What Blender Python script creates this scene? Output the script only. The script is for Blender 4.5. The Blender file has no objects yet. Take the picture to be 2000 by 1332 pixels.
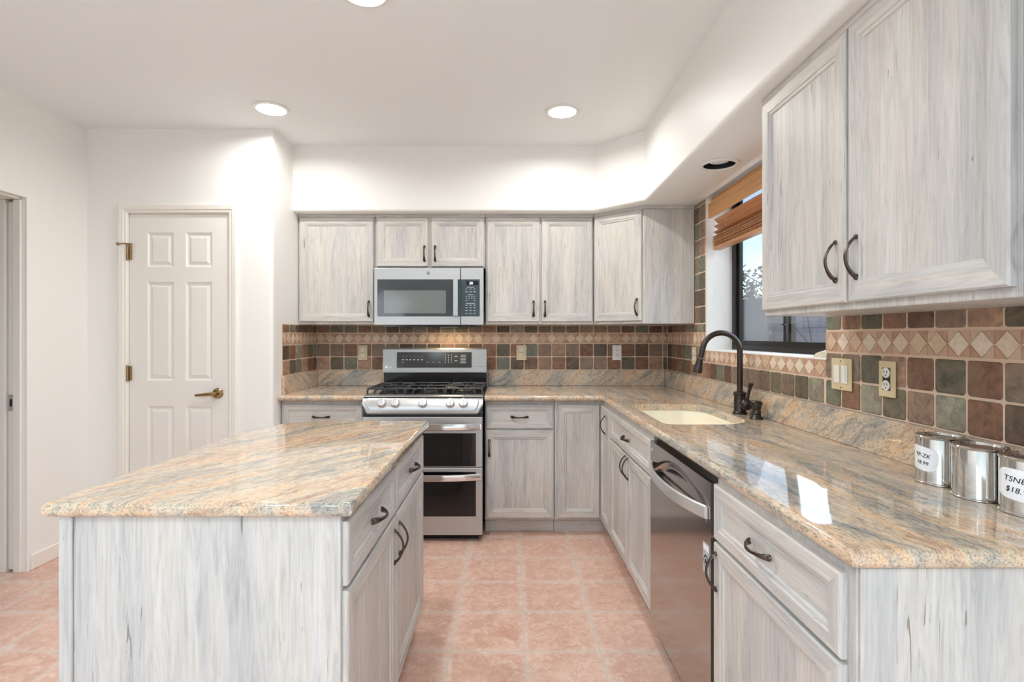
import bpy, bmesh, math, random
from mathutils import Vector, Matrix
random.seed(7)
PI = math.pi
S = bpy.context.scene
C = S.collection

# ------------------------------------------------------------------ camera
H = 1.295
cam_d = bpy.data.cameras.new('camera'); cam = bpy.data.objects.new('camera', cam_d); C.objects.link(cam)
cam.location = (0, 0, H); cam.rotation_euler = (PI/2, 0, 0)
cam_d.sensor_width = 36; cam_d.lens = 36*1040/2000
cam_d.shift_x = 0.0025; cam_d.shift_y = -0.0055
cam_d.clip_start = .02; cam_d.clip_end = 200
S.camera = cam

# ------------------------------------------------------------------ world, daylight, exposure
S.view_settings.view_transform = 'Standard'; S.view_settings.look = 'None'
S.view_settings.gamma = 1; S.view_settings.use_curve_mapping = False
S.view_settings.exposure = 0.07
S.cycles.use_denoising = True
S.cycles.max_bounces = 10; S.cycles.diffuse_bounces = 6; S.cycles.glossy_bounces = 5
S.cycles.transparent_max_bounces = 12; S.cycles.sample_clamp_indirect = 6
S.cycles.caustics_reflective = False; S.cycles.caustics_refractive = False
W = bpy.data.worlds.new('sky'); S.world = W; W.use_nodes = True
wn = W.node_tree.nodes; wl = W.node_tree.links
sky = wn.new('ShaderNodeTexSky'); sky.sky_type = 'NISHITA'; sky.sun_disc = False
sky.sun_elevation = math.radians(38); sky.sun_rotation = math.radians(200)
wl.new(sky.outputs[0], wn['Background'].inputs['Color']); wn['Background'].inputs['Strength'].default_value = 0.60

def area(name, loc, rot, sx, sy, power, col, portal=False, parent=None, shape='RECTANGLE', spread=PI):
    d = bpy.data.lights.new(name, 'AREA'); d.shape = shape; d.size = sx
    if shape in ('RECTANGLE', 'ELLIPSE'): d.size_y = sy
    d.energy = power; d.color = col; d.spread = spread
    o = bpy.data.objects.new(name, d); C.objects.link(o); o.location = loc; o.rotation_euler = rot
    if portal: d.cycles.is_portal = True
    if parent: o.parent = parent
    return o
# area lamp added as fill behind the camera, then sink window daylight
area('rear_fill', (-2.56, -2.6, 1.15), (0, -PI/2+.5, 0), 2.0, 2.6, 40, (.78, .89, 1.0))
area('sink_window_daylight', (1.50, 2.66, 1.62), (0, PI/2-.25, 0), .80, 1.18, 10, (.82, .91, 1.0))
CAN_POWER, FILL_POWER = 11.5, 21

# ------------------------------------------------------------------ materials
class NT:
    def __init__(s, name):
        s.m = bpy.data.materials.new(name); s.m.use_nodes = True
        s.n = s.m.node_tree.nodes; s.l = s.m.node_tree.links
        s.p = s.n['Principled BSDF']; s.out = s.n['Material Output']
    def add(s, t, **k):
        x = s.n.new(t)
        for a, v in k.items():
            if hasattr(x, a): setattr(x, a, v)
            else: x.inputs[a].default_value = v
        return x
    def c(s, a, b): s.l.new(a, b)
    def setp(s, **k):
        for a, v in k.items(): s.p.inputs[a.replace('_', ' ')].default_value = v
    def coord(s, scale=(1, 1, 1), rot=(0, 0, 0), rnd=True):
        tc = s.add('ShaderNodeTexCoord'); mp = s.add('ShaderNodeMapping')
        mp.inputs['Scale'].default_value = scale; mp.inputs['Rotation'].default_value = rot
        if rnd:
            oi = s.add('ShaderNodeObjectInfo'); mu = s.add('ShaderNodeVectorMath', operation='SCALE')
            cx = s.add('ShaderNodeCombineXYZ')
            for i in range(3):
                mm = s.add('ShaderNodeMath', operation='MULTIPLY'); mm.inputs[1].default_value = (7.3, 11.9, 5.1)[i]
                s.c(oi.outputs['Random'], mm.inputs[0]); s.c(mm.outputs[0], cx.inputs[i])
            ad = s.add('ShaderNodeVectorMath', operation='ADD'); s.c(tc.outputs['Object'], ad.inputs[0]); s.c(cx.outputs[0], ad.inputs[1])
            s.c(ad.outputs[0], mp.inputs['Vector'])
        else: s.c(tc.outputs['Object'], mp.inputs['Vector'])
        return mp.outputs[0]
    def noise(s, vec, scale=1, detail=4, rough=.55, dist=0):
        x = s.add('ShaderNodeTexNoise'); x.inputs['Scale'].default_value = scale; x.inputs['Detail'].default_value = detail
        x.inputs['Roughness'].default_value = rough; x.inputs['Distortion'].default_value = dist
        s.c(vec, x.inputs['Vector']); return x.outputs['Fac']
    def ramp(s, fac, stops, interp='LINEAR'):
        x = s.add('ShaderNodeValToRGB'); r = x.color_ramp; r.interpolation = interp
        while len(r.elements) < len(stops): r.elements.new(.5)
        for e, (p, c) in zip(r.elements, stops):
            e.position = p; e.color = (*c, 1) if len(c) == 3 else c
        s.c(fac, x.inputs[0]); return x.outputs[0]
    def mix(s, fac, a, b, mode='MIX'):
        x = s.add('ShaderNodeMix', data_type='RGBA', blend_type=mode)
        for k, v in ((0, fac), (6, a), (7, b)):
            if isinstance(v, (int, float)): x.inputs[k].default_value = v
            elif isinstance(v, tuple): x.inputs[k].default_value = (*v, 1)
            else: s.c(v, x.inputs[k])
        return x.outputs[2]
    def bump(s, h, strength=.2, dist=.002):
        x = s.add('ShaderNodeBump'); x.inputs['Strength'].default_value = strength; x.inputs['Distance'].default_value = dist
        s.c(h, x.inputs['Height']); s.c(x.outputs[0], s.p.inputs['Normal'])

def srgb(r, g, b):
    f = lambda v: (v/255/12.92) if v/255 <= .04045 else ((v/255+.055)/1.055)**2.4
    return (f(r), f(g), f(b))

def plain(name, col, rough=.5, metal=0, spec=.5, coat=0, emit=None, es=0):
    t = NT(name); t.setp(Base_Color=(*col, 1), Roughness=rough, Metallic=metal, Specular_IOR_Level=spec, Coat_Weight=coat)
    if emit: t.setp(Emission_Color=(*emit, 1), Emission_Strength=es)
    return t.m

def wood_mat(name, axis):
    t = NT(name)
    def sc(a, l): v = [a, a, a]; v[axis] = l; return tuple(v)
    fine = t.noise(t.coord(sc(170, 5)), 1, 5, .7, .4)
    mid = t.noise(t.coord(sc(38, 3.2)), 1, 6, .68, 2.0)
    broad = t.noise(t.coord(sc(8, .7)), 1, 4, .55, 1.0)
    crack = t.noise(t.coord(sc(64, 4.2)), 1, 4, .55, 1.8)
    mask = t.noise(t.coord(sc(6, 3.0)), 1, 2, .5)
    a = t.ramp(mid, [(.33, srgb(168, 163, 158)), (.43, srgb(196, 191, 186)), (.52, srgb(212, 207, 201)), (.62, srgb(222, 217, 210))])
    b = t.ramp(broad, [(.36, srgb(180, 181, 183)), (.48, srgb(203, 202, 200)), (.56, srgb(216, 209, 200)), (.66, srgb(220, 218, 216))])
    c = t.mix(.55, a, b)
    f = t.ramp(fine, [(.34, (.80, .795, .79)), (.47, (.98, .98, .98)), (.62, (1.05, 1.05, 1.05))])
    c = t.mix(.6, c, f, 'MULTIPLY')
    cr = t.ramp(crack, [(.315, (1, 1, 1)), (.355, (0, 0, 0))])
    mk = t.ramp(mask, [(.52, (0, 0, 0)), (.60, (1, 1, 1))])
    cm = t.mix(1.0, cr, mk, 'MULTIPLY')
    dark = t.mix(.62, c, srgb(84, 74, 68))
    c = t.mix(cm, c, dark)
    c = t.mix(1.0, c, (.93, .925, .92), 'MULTIPLY')
    t.c(c, t.p.inputs['Base Color']); t.setp(Roughness=.42, Specular_IOR_Level=.4)
    t.bump(fine, .12, .001); return t.m

def granite_mat(name, ang, warm=.5, rough=.05, tilt=None):
    t = NT(name)
    rot = (0, 0, ang) if tilt is None else tilt
    v0 = t.coord((1, 1, 1), rot, rnd=False)
    wn_ = t.add('ShaderNodeTexNoise'); wn_.inputs['Scale'].default_value = 3.0; wn_.inputs['Detail'].default_value = 3
    t.c(v0, wn_.inputs['Vector'])
    sub = t.add('ShaderNodeVectorMath', operation='MULTIPLY_ADD'); sub.inputs[1].default_value = (.16, .16, .16)
    t.c(wn_.outputs['Color'], sub.inputs[0]); t.c(v0, sub.inputs[2])
    def st(vec, s):
        m = t.add('ShaderNodeMapping'); m.inputs['Scale'].default_value = s; t.c(vec, m.inputs['Vector']); return m.outputs[0]
    band = t.noise(st(sub.outputs[0], (1.3, 8.5, 8.5)), 1, 5, .6)
    vein = t.noise(st(sub.outputs[0], (5, 42, 42)), 1, 5, .65)
    spk = t.noise(st(v0, (60, 250, 250)), 1, 4, .7)
    fleck = t.noise(v0, 260, 2, .6)
    c1 = t.ramp(band, [(.34, srgb(128, 132, 134)), (.42, srgb(168, 164, 156)), (.475, srgb(204, 188, 168)),
                       (.53, srgb(220, 196, 166)), (.58, srgb(222, 178, 140)), (.66, srgb(196, 168, 144))])
    c2 = t.ramp(vein, [(.36, srgb(112, 116, 118)), (.45, srgb(180, 172, 160)), (.53, srgb(214, 198, 176)), (.63, srgb(230, 190, 154))])
    c = t.mix(.45, c1, c2)
    sp = t.ramp(spk, [(.36, (.36, .36, .38)), (.45, (.88, .88, .88)), (.58, (1.14, 1.12, 1.08))])
    c = t.mix(.85, c, sp, 'MULTIPLY')
    fl = t.ramp(fleck, [(.34, (.42, .40, .39)), (.43, (1, 1, 1))])
    c = t.mix(.4, c, fl, 'MULTIPLY')
    t.c(c, t.p.inputs['Base Color']); t.setp(Roughness=rough, Specular_IOR_Level=.5, Coat_Weight=.25, Coat_Roughness=.03)
    return t.m

def tile_mat(name):
    t = NT(name)
    g = t.add('ShaderNodeNewGeometry'); r = g.outputs['Random Per Island']
    cols = [(116, 110, 90), (134, 98, 78), (104, 96, 80), (150, 124, 108), (98, 80, 68), (122, 122, 106), (140, 106, 86), (112, 88, 74),
            (134, 122, 100), (150, 114, 94), (102, 98, 84), (124, 108, 92), (144, 124, 108), (122, 126, 112), (176, 142, 120), (150, 146, 130)]
    base = t.ramp(r, [(i/len(cols), srgb(*[v*.95 for v in c])) for i, c in enumerate(cols)], 'CONSTANT')
    tc = t.add('ShaderNodeTexCoord')
    ad = t.add('ShaderNodeVectorMath', operation='ADD'); t.c(tc.outputs['Object'], ad.inputs[0])
    cx = t.add('ShaderNodeCombineXYZ')
    mm = t.add('ShaderNodeMath', operation='MULTIPLY'); mm.inputs[1].default_value = 37; t.c(r, mm.inputs[0])
    for i in range(3): t.c(mm.outputs[0], cx.inputs[i])
    t.c(cx.outputs[0], ad.inputs[1])
    n1 = t.noise(ad.outputs[0], 34, 8, .74, .5); n2 = t.noise(ad.outputs[0], 11, 5, .65, .8)
    c = t.mix(.9, base, t.ramp(n1, [(.33, (.55, .54, .53)), (.48, (1, 1, 1)), (.64, (1.5, 1.42, 1.3))]), 'MULTIPLY')
    c = t.mix(t.ramp(n2, [(.52, (0, 0, 0)), (.66, (.6, .6, .6))]), c, srgb(138, 116, 98))
    t.c(c, t.p.inputs['Base Color']); t.setp(Roughness=.5, Specular_IOR_Level=.4)
    t.bump(n1, .5, .004); return t.m

def travertine_mat(name, cols):
    t = NT(name); g = t.add('ShaderNodeNewGeometry')
    base = t.ramp(g.outputs['Random Per Island'], [(i/len(cols), srgb(*c)) for i, c in enumerate(cols)], 'CONSTANT')
    n = t.noise(t.coord((1, 1, 1), rnd=False), 60, 4, .6, .6)
    c = t.mix(.8, base, t.ramp(n, [(.3, (.80, .78, .75)), (.55, (1.03, 1.03, 1.02))]), 'MULTIPLY')
    t.c(c, t.p.inputs['Base Color']); t.setp(Roughness=.5); t.bump(n, .15, .002); return t.m

def floor_mat():
    t = NT('terracotta_tile_floor')
    tc = t.add('ShaderNodeTexCoord'); mp = t.add('ShaderNodeMapping'); mp.inputs['Location'].default_value = (-.064+.308*40, -(3.415)+.308*40, 0)
    t.c(tc.outputs['Object'], mp.inputs['Vector'])
    def brick(c1, c2, mo, size=.0035, smooth=.25):
        b = t.add('ShaderNodeTexBrick'); b.offset = 0; b.squash = 1
        b.inputs['Scale'].default_value = 1; b.inputs['Brick Width'].default_value = .308; b.inputs['Row Height'].default_value = .308
        b.inputs['Mortar Size'].default_value = size; b.inputs['Mortar Smooth'].default_value = smooth; b.inputs['Bias'].default_value = 0
        for k, v in (('Color1', c1), ('Color2', c2), ('Mortar', mo)): b.inputs[k].default_value = (*v, 1)
        t.c(mp.outputs[0], b.inputs['Vector']); return b
    b = brick(srgb(208, 164, 144), srgb(216, 176, 158), srgb(200, 188, 176))
    nz = t.noise(tc.outputs['Object'], 7, 5, .6, .8); nf = t.noise(tc.outputs['Object'], 22, 7, .72, .6)
    nv = t.noise(tc.outputs['Object'], 13, 7, .65, .9)
    c = t.mix(t.ramp(nz, [(.40, (0, 0, 0)), (.58, (.75, .75, .75))]), b.outputs['Color'], srgb(226, 188, 168))
    c = t.mix(t.ramp(nf, [(.50, (0, 0, 0)), (.62, (.7, .7, .7))]), c, srgb(230, 206, 192))
    c = t.mix(t.ramp(nv, [(.44, (0, 0, 0)), (.48, (.42, .42, .42)), (.52, (0, 0, 0))]), c, srgb(190, 132, 108))
    # worn, whitened rims of each tile
    e = brick((0, 0, 0), (0, 0, 0), (1, 1, 1), .036, 1.0)
    ef = t.mix(1.0, e.outputs['Color'], t.ramp(nf, [(.38, (.1, .1, .1)), (.62, (.9, .9, .9))]), 'MULTIPLY')
    c = t.mix(ef, c, srgb(226, 206, 194))
    gm = brick((0, 0, 0), (0, 0, 0), (1, 1, 1), .0035, .1)
    c = t.mix(gm.outputs['Color'], c, srgb(208, 194, 182))
    t.c(c, t.p.inputs['Base Color']); t.setp(Roughness=.34, Specular_IOR_Level=.4)
    inv = t.mix(1.0, (1, 1, 1), gm.outputs['Color'], 'SUBTRACT'); t.bump(inv, .5, .003); return t.m

def wall_mat(name, col, rough=.5):
    t = NT(name); n = t.noise(t.coord((1, 1, 1), rnd=False), 11, 5, .6); n2 = t.noise(t.coord((1, 1, 1), rnd=False), 90, 2, .5)
    t.setp(Base_Color=(*col, 1), Roughness=rough, Specular_IOR_Level=.35); t.bump(n, .12, .01); return t.m

def steel_mat(name, col=(.62, .615, .61), rough=.26, axis=0, metal=1):
    t = NT(name); s = [220, 220, 220]; s[axis] = 2.5
    n = t.noise(t.coord(tuple(s)), 1, 3, .6)
    rr = t.add('ShaderNodeMapRange'); rr.inputs['To Min'].default_value = rough-.02; rr.inputs['To Max'].default_value = rough+.03
    t.c(n, rr.inputs['Value']); t.c(rr.outputs[0], t.p.inputs['Roughness'])
    t.setp(Base_Color=(*col, 1), Metallic=metal); return t.m

def glass_mat(name, tint=(1, 1, 1), gl=.08, rough=0.0):
    t = NT(name); t.n.remove(t.p)
    tr = t.add('ShaderNodeBsdfTransparent'); tr.inputs[0].default_value = (*tint, 1)
    g = t.add('ShaderNodeBsdfGlossy'); g.inputs['Roughness'].default_value = rough
    fr = t.add('ShaderNodeFresnel'); ge = t.add('ShaderNodeNewGeometry'); io = t.add('ShaderNodeMath', operation='MULTIPLY_ADD')
    io.inputs[1].default_value = 1/1.5-1.5; io.inputs[2].default_value = 1.5; t.c(ge.outputs['Backfacing'], io.inputs[0]); t.c(io.outputs[0], fr.inputs[0])
    mx = t.add('ShaderNodeMixShader'); t.c(fr.outputs[0], mx.inputs[0]); t.c(tr.outputs[0], mx.inputs[1]); t.c(g.outputs[0], mx.inputs[2])
    t.c(mx.outputs[0], t.out.inputs['Surface']); return t.m

def screen_mat():
    t = NT('insect_screen'); t.n.remove(t.p)
    tr = t.add('ShaderNodeBsdfTransparent'); d = t.add('ShaderNodeBsdfDiffuse'); d.inputs[0].default_value = (.32, .35, .38, 1)
    mx = t.add('ShaderNodeMixShader'); mx.inputs[0].default_value = .42
    t.c(tr.outputs[0], mx.inputs[1]); t.c(d.outputs[0], mx.inputs[2]); t.c(mx.outputs[0], t.out.inputs['Surface']); return t.m

def oak_mat(name, c1, c2, axis):
    t = NT(name); s = [70, 70, 70]; s[axis] = 2.5
    n = t.noise(t.coord(tuple(s)), 1, 4, .6, .5)
    t.c(t.ramp(n, [(.3, c1), (.65, c2)]), t.p.inputs['Base Color']); t.setp(Roughness=.4); return t.m

M = dict(
    wv=wood_mat('whitewashed_wood_upright', 2), wh=wood_mat('whitewashed_wood_level', 0), wy=wood_mat('whitewashed_wood_deep', 1),
    shadow=plain('dark_gap', (.03, .027, .025), .8),
    g_isl=granite_mat('island_granite', -math.radians(58)), g_run=granite_mat('counter_granite', -math.radians(97)),
    g_up=granite_mat('upstand_granite', 0, tilt=(0, math.radians(38), 0)), g_upr=granite_mat('side_upstand_granite', 0, tilt=(math.radians(35), 0, PI/2)),
    tile=tile_mat('tumbled_slate'), grout=plain('peach_grout', srgb(224, 198, 174), .85),
    dia=travertine_mat('cream_travertine', [(226, 205, 182), (218, 192, 166), (232, 214, 194), (212, 184, 156)]),
    tri=travertine_mat('tan_travertine', [(202, 164, 140), (208, 174, 150), (192, 150, 128), (214, 184, 160), (200, 158, 134)]),
    floor=floor_mat(), wall=wall_mat('cream_paint', srgb(241, 239, 235), .45), ceil=wall_mat('ceiling_paint', srgb(240, 241, 241), .6),
    trim=plain('trim_paint', srgb(240, 235, 227), .35), door=plain('door_paint', srgb(238, 233, 226), .38),
    steel=steel_mat('brushed_steel', (.50, .495, .49), .33, 0, .72), steelv=steel_mat('brushed_steel_upright', (.55, .547, .542), axis=2), dsteel=steel_mat('dark_steel', (.44, .42, .41), .13, 1),
    chrome=plain('polished_steel', (.75, .74, .73), .12, 1), tin=plain('tin_plate', (.70, .70, .69), .10, 1),
    bglass=plain('black_glass', (.006, .006, .007), .04, 0, .5), mglass=plain('smoked_glass', (.05, .055, .06), .06, 0, .7),
    mwin=plain('oven_screen', (.17, .19, .185), .10, 0, .7), mpanel=plain('panel_glass', srgb(62, 76, 84), .08, 0, .6),
    enamel=plain('black_enamel', (.012, .012, .013), .12), iron=plain('cast_iron', (.03, .03, .032), .42),
    bronze=plain('oil_rubbed_bronze', (.060, .048, .042), .30, .8), pull=plain('dark_bronze_pull', (.11, .09, .08), .24, .95),
    brass=plain('antique_brass', (.36, .25, .12), .28, 1), sink=plain('cream_composite', srgb(246, 238, 216), .25),
    almond=plain('almond_plastic', srgb(216, 198, 160), .4), white=plain('white_plastic', srgb(236, 234, 228), .35),
    slot=plain('dark_slot', (.02, .02, .02), .6), alu=plain('bronze_aluminium', (.016, .014, .013), .35, .3),
    glass=glass_mat('window_glass'), screen=screen_mat(), blackp=plain('black_baffle', (.008, .008, .008), .5),
    lens=plain('lamp_lens', (1, 1, 1), .4, emit=(1, .96, .90), es=14), bulb=plain('unlit_bulb', srgb(226, 228, 230), .4),
    lit=plain('display_digits', (.8, .9, .95), .5, emit=(.85, .95, 1), es=1.6), mark=plain('grey_marking', srgb(176, 182, 184), .5),
    dim=plain('dim_marking', srgb(128, 128, 126), .5), ink=plain('black_ink', (.012, .012, .015), .6), paper=plain('white_sticker', srgb(240, 240, 242), .5),
    oak=oak_mat('orange_wood', srgb(196, 138, 84), srgb(224, 172, 116), 1), oak2=oak_mat('slat_wood', srgb(170, 112, 74), srgb(206, 150, 104), 1),
    kick=None, block=None)

def block_mat():
    t = NT('grey_block'); tc = t.add('ShaderNodeTexCoord'); mp = t.add('ShaderNodeMapping'); mp.inputs['Rotation'].default_value = (0, 0, 0)
    sp = t.add('ShaderNodeSeparateXYZ'); cb = t.add('ShaderNodeCombineXYZ'); t.c(tc.outputs['Object'], sp.inputs[0])
    t.c(sp.outputs['Y'], cb.inputs[0]); t.c(sp.outputs['Z'], cb.inputs[1])
    b = t.add('ShaderNodeTexBrick'); b.inputs['Scale'].default_value = 1; b.inputs['Brick Width'].default_value = .4; b.inputs['Row Height'].default_value = .2
    b.inputs['Mortar Size'].default_value = .008
    for k, v in (('Color1', srgb(120, 116, 116)), ('Color2', srgb(110, 106, 108)), ('Mortar', srgb(92, 90, 92))): b.inputs[k].default_value = (*v, 1)
    t.c(cb.outputs[0], b.inputs['Vector']); t.c(b.outputs['Color'], t.p.inputs['Base Color']); t.setp(Roughness=.9); return t.m
M['block'] = block_mat()
M['leaf'] = plain('dusty_leaves', srgb(86, 92, 74), .7); M['bark'] = plain('grey_bark', srgb(110, 100, 92), .85)
M['gravel'] = plain('gravel', srgb(140, 128, 116), .95)

# ------------------------------------------------------------------ mesh builder
class MB:
    def __init__(s, *mats): s.bm = bmesh.new(); s.mats = list(mats); s.smooth = False
    def _mi(s, faces, mi):
        for f in faces: f.material_index = mi
    def box(s, x0, x1, y0, y1, z0, z1, bev=0, mi=0, seg=1, mat=None):
        r = bmesh.ops.create_cube(s.bm, size=1); vs = r['verts']
        for v in vs: v.co = Vector((x0 if v.co.x < 0 else x1, y0 if v.co.y < 0 else y1, z0 if v.co.z < 0 else z1))
        es = list({e for v in vs for e in v.link_edges}); fs = list({f for v in vs for f in v.link_faces})
        s._mi(fs, mi)
        if bev > 0:
            rr = bmesh.ops.bevel(s.bm, geom=es, offset=bev, segments=seg, affect='EDGES', profile=.5)
            vs = list({v for f in rr['faces'] for v in f.verts} | set(v for v in vs if v.is_valid)); s._mi(rr['faces'], mi)
        if mat is not None: bmesh.ops.transform(s.bm, matrix=mat, verts=[v for v in vs if v.is_valid])
        return s
    def loft(s, rings, mi=0, closed=True, caps=(True, True), sides=None):
        R = [[s.bm.verts.new(p) for p in r] for r in rings]; n = len(R[0])
        for a, b in zip(R, R[1:]):
            for i in range(n if closed else n-1):
                j = (i+1) % n
                try: f = s.bm.faces.new((a[i], a[j], b[j], b[i])); f.material_index = mi if sides is None else sides[i]
                except ValueError: pass
        for k, c in ((0, caps[0]), (-1, caps[1])):
            if c:
                f = s.bm.faces.new(R[k] if k else list(reversed(R[k]))); f.material_index = mi
        return R
    def prism(s, pts, z0, z1, mi=0): s.loft([[(x, y, z0) for x, y in pts], [(x, y, z1) for x, y in pts]], mi); return s
    def lathe(s, prof, n=24, mi=0, mat=None, caps=(True, True)):
        rings = [[(r*math.cos(2*PI*i/n), r*math.sin(2*PI*i/n), z) for i in range(n)] for r, z in prof]
        if mat is not None: rings = [[mat @ Vector(p) for p in r] for r in rings]
        s.loft(rings, mi, caps=caps); s.smooth = True; return s
    def tube(s, pts, rad, n=12, mi=0, caps=True):
        P = [Vector(p) for p in pts]; rings = []; up = None
        for i, p in enumerate(P):
            t = (P[min(i+1, len(P)-1)]-P[max(i-1, 0)]).normalized()
            if up is None: up = Vector((0, 0, 1)) if abs(t.z) < .9 else Vector((0, 1, 0))
            a = t.cross(up).normalized(); b = a.cross(t).normalized(); up = b
            r = rad[i] if isinstance(rad, (list, tuple)) else rad
            rings.append([p+a*r*math.cos(2*PI*k/n)+b*r*math.sin(2*PI*k/n) for k in range(n)])
        s.loft(rings, mi, caps=(caps, caps)); s.smooth = True; return s
    def add_mesh(s, me, mat=None, mi=0):
        k = len(s.bm.faces); nv = len(s.bm.verts); s.bm.from_mesh(me); s.bm.faces.ensure_lookup_table(); s.bm.verts.ensure_lookup_table()
        for f in s.bm.faces[k:]: f.material_index = mi
        if mat is not None: bmesh.ops.transform(s.bm, matrix=mat, verts=s.bm.verts[nv:])
        return s
    def mesh(s, name, angle=35):
        bmesh.ops.recalc_face_normals(s.bm, faces=s.bm.faces)
        me = bpy.data.meshes.new(name); s.bm.to_mesh(me); s.bm.free()
        for m in s.mats: me.materials.append(m)
        if s.smooth:
            me.shade_smooth(); me.set_sharp_from_angle(angle=math.radians(angle))
        return me
    def obj(s, name, parent=None, loc=(0, 0, 0), rot=(0, 0, 0), label=None):
        o = bpy.data.objects.new(name, s.mesh(name)); C.objects.link(o); o.location = loc; o.rotation_euler = rot
        if parent: o.parent = parent
        if label: o['label'] = label
        return o

def thing(name, label, cat, loc=(0, 0, 0), rz=0, group=None):
    o = bpy.data.objects.new(name, None); o.empty_display_size = .1; C.objects.link(o)
    o.location = loc; o.rotation_euler = (0, 0, rz); o['label'] = label; o['category'] = cat
    if group: o['group'] = group
    return o
def tag(o, label, cat, group=None):
    o['label'] = label; o['category'] = cat
    if group: o['group'] = group
    return o
def struct(o, label=None, cat=None):
    o['kind'] = 'structure'
    if label: o['label'] = label
    if cat: o['category'] = cat
    return o
def inst(o, parent, name, loc, rot=(0, 0, 0)):
    c = bpy.data.objects.new(name, o); C.objects.link(c); c.parent = parent; c.location = loc; c.rotation_euler = rot; return c
def text_mesh(body, size, shear=0, ext=.0003, spacing=1.0):
    cu = bpy.data.curves.new('text', 'FONT'); cu.body = body; cu.size = size; cu.shear = shear; cu.extrude = ext
    cu.align_x = 'CENTER'; cu.align_y = 'CENTER'; cu.space_character = spacing; cu.resolution_u = 3
    o = bpy.data.objects.new('text', cu); C.objects.link(o)
    dg = bpy.context.evaluated_depsgraph_get(); dg.update()
    me = bpy.data.meshes.new_from_object(o.evaluated_get(dg)); bpy.data.objects.remove(o); bpy.data.curves.remove(cu)
    return me
UPRIGHT = Matrix.Rotation(PI/2, 4, 'X')      # text plane -> faces -Y

# ------------------------------------------------------------------ the room
CZ = 2.59; XL = -2.645; XR = 1.215; YB = 4.085; YP = 3.335; XP = -1.482; YR = -7.0; SOF = 2.142
WY0, WY1, WZ0 = 2.035, 3.286, 1.208            # sink window opening
m = MB(M['floor']); m.box(-4.2, 1.6, -.6, 4.3, -.1, 0); struct(m.obj('floor'), 'terracotta coloured square floor tiles with pale grout')
m = MB(plain('bounce_carpet', srgb(228, 225, 220), .9)); m.box(-4.2, 1.6, YR-.2, -.6, -.1, 0); struct(m.obj('floor_bounce'), 'beige carpet added behind the camera for neutral bounce light')  # carpet added so the unseen floor bounces neutral light
m = MB(M['ceil']); m.box(-4.2, 1.6, YR-.2, 4.3, CZ+.13, CZ+.23)
# ceiling skin with round cut-outs for the recessed lamps
CANS = [(-1.36, 3.04, 'lit recessed ceiling lamp nearest the pantry door'), (.305, 3.075, 'lit recessed ceiling lamp nearest the window wall soffit'),
        (-.547, 2.005, 'lit recessed ceiling lamp above the island, cut by the top of the photo')]
ADDED_CANS = [(-1.5, -.45, None), (.1, -.75, None), (-1.5, -1.7, None), (.1, -2.0, None), (-1.5, -3.2, None), (.1, -3.4, None)]  # unseen lamps added behind the camera to brighten the room
def holed_plane(bm_, x0, x1, y0, y1, z, holes, r=.078, n=32):
    outer = [bm_.verts.new(p) for p in ((x0, y0, z), (x1, y0, z), (x1, y1, z), (x0, y1, z))]
    es = [bm_.edges.new((outer[i], outer[(i+1) % 4])) for i in range(4)]
    for hx, hy in holes:
        ring = [bm_.verts.new((hx+r*math.cos(2*PI*i/n), hy+r*math.sin(2*PI*i/n), z)) for i in range(n)]
        es += [bm_.edges.new((ring[i], ring[(i+1) % n])) for i in range(n)]
    bmesh.ops.triangle_fill(bm_, use_beauty=True, use_dissolve=False, edges=es)
holed_plane(m.bm, -4.2, 1.6, YR-.2, 4.3, CZ, [(x, y) for x, y, _ in CANS+ADDED_CANS])
struct(m.obj('ceiling'), 'smooth off white ceiling with recessed lamps')

m = MB(M['wall']); m.box(XP-.3, XR+.2, YB, YB+.15, 0, CZ+.1); struct(m.obj('wall_back'), 'cream back wall behind range and cabinets')
# right wall with the window opening
m = MB(M['wall']); t_ = .22
m.box(XR, XR+t_, YR, WY0, 0, CZ+.1); m.box(XR, XR+t_, WY1, YB, 0, CZ+.1); m.box(XR, XR+t_, WY0, WY1, 0, WZ0-.012); m.box(XR, XR+t_, WY0, WY1, 2.19, CZ+.1)
struct(m.obj('wall_right'), 'cream wall with the sink window')
m = MB(M['wall']); m.box(XR-.004, XR+.16, WY0+.001, WY1-.001, WZ0-.012, WZ0, .003); struct(m.obj('trim_1'), 'white painted sill under the sink window')
# pantry wall, its rounded corner and return
DX0, DX1, DZ = -2.383, -1.760, 2.055
m = MB(M['wall']); m.smooth = True
r = .022; arc = [(XP-r+r*math.sin(a), YP+r-r*math.cos(a)) for a in [PI/2*i/6 for i in range(7)]]
m.prism([(DX1+.012, YP+.12), (DX1+.012, YP)]+arc+[(XP, YB), (XP-.12, YB), (XP-.12, YP+.12)], 0, CZ+.1)
m.box(XL-.14, DX0-.012, YP, YP+.12, 0, CZ+.1); m.box(DX0-.012, DX1+.012, YP, YP+.12, DZ+.012, CZ+.1)
struct(m.obj('wall_pantry'), 'cream wall around the white panel door')
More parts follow.
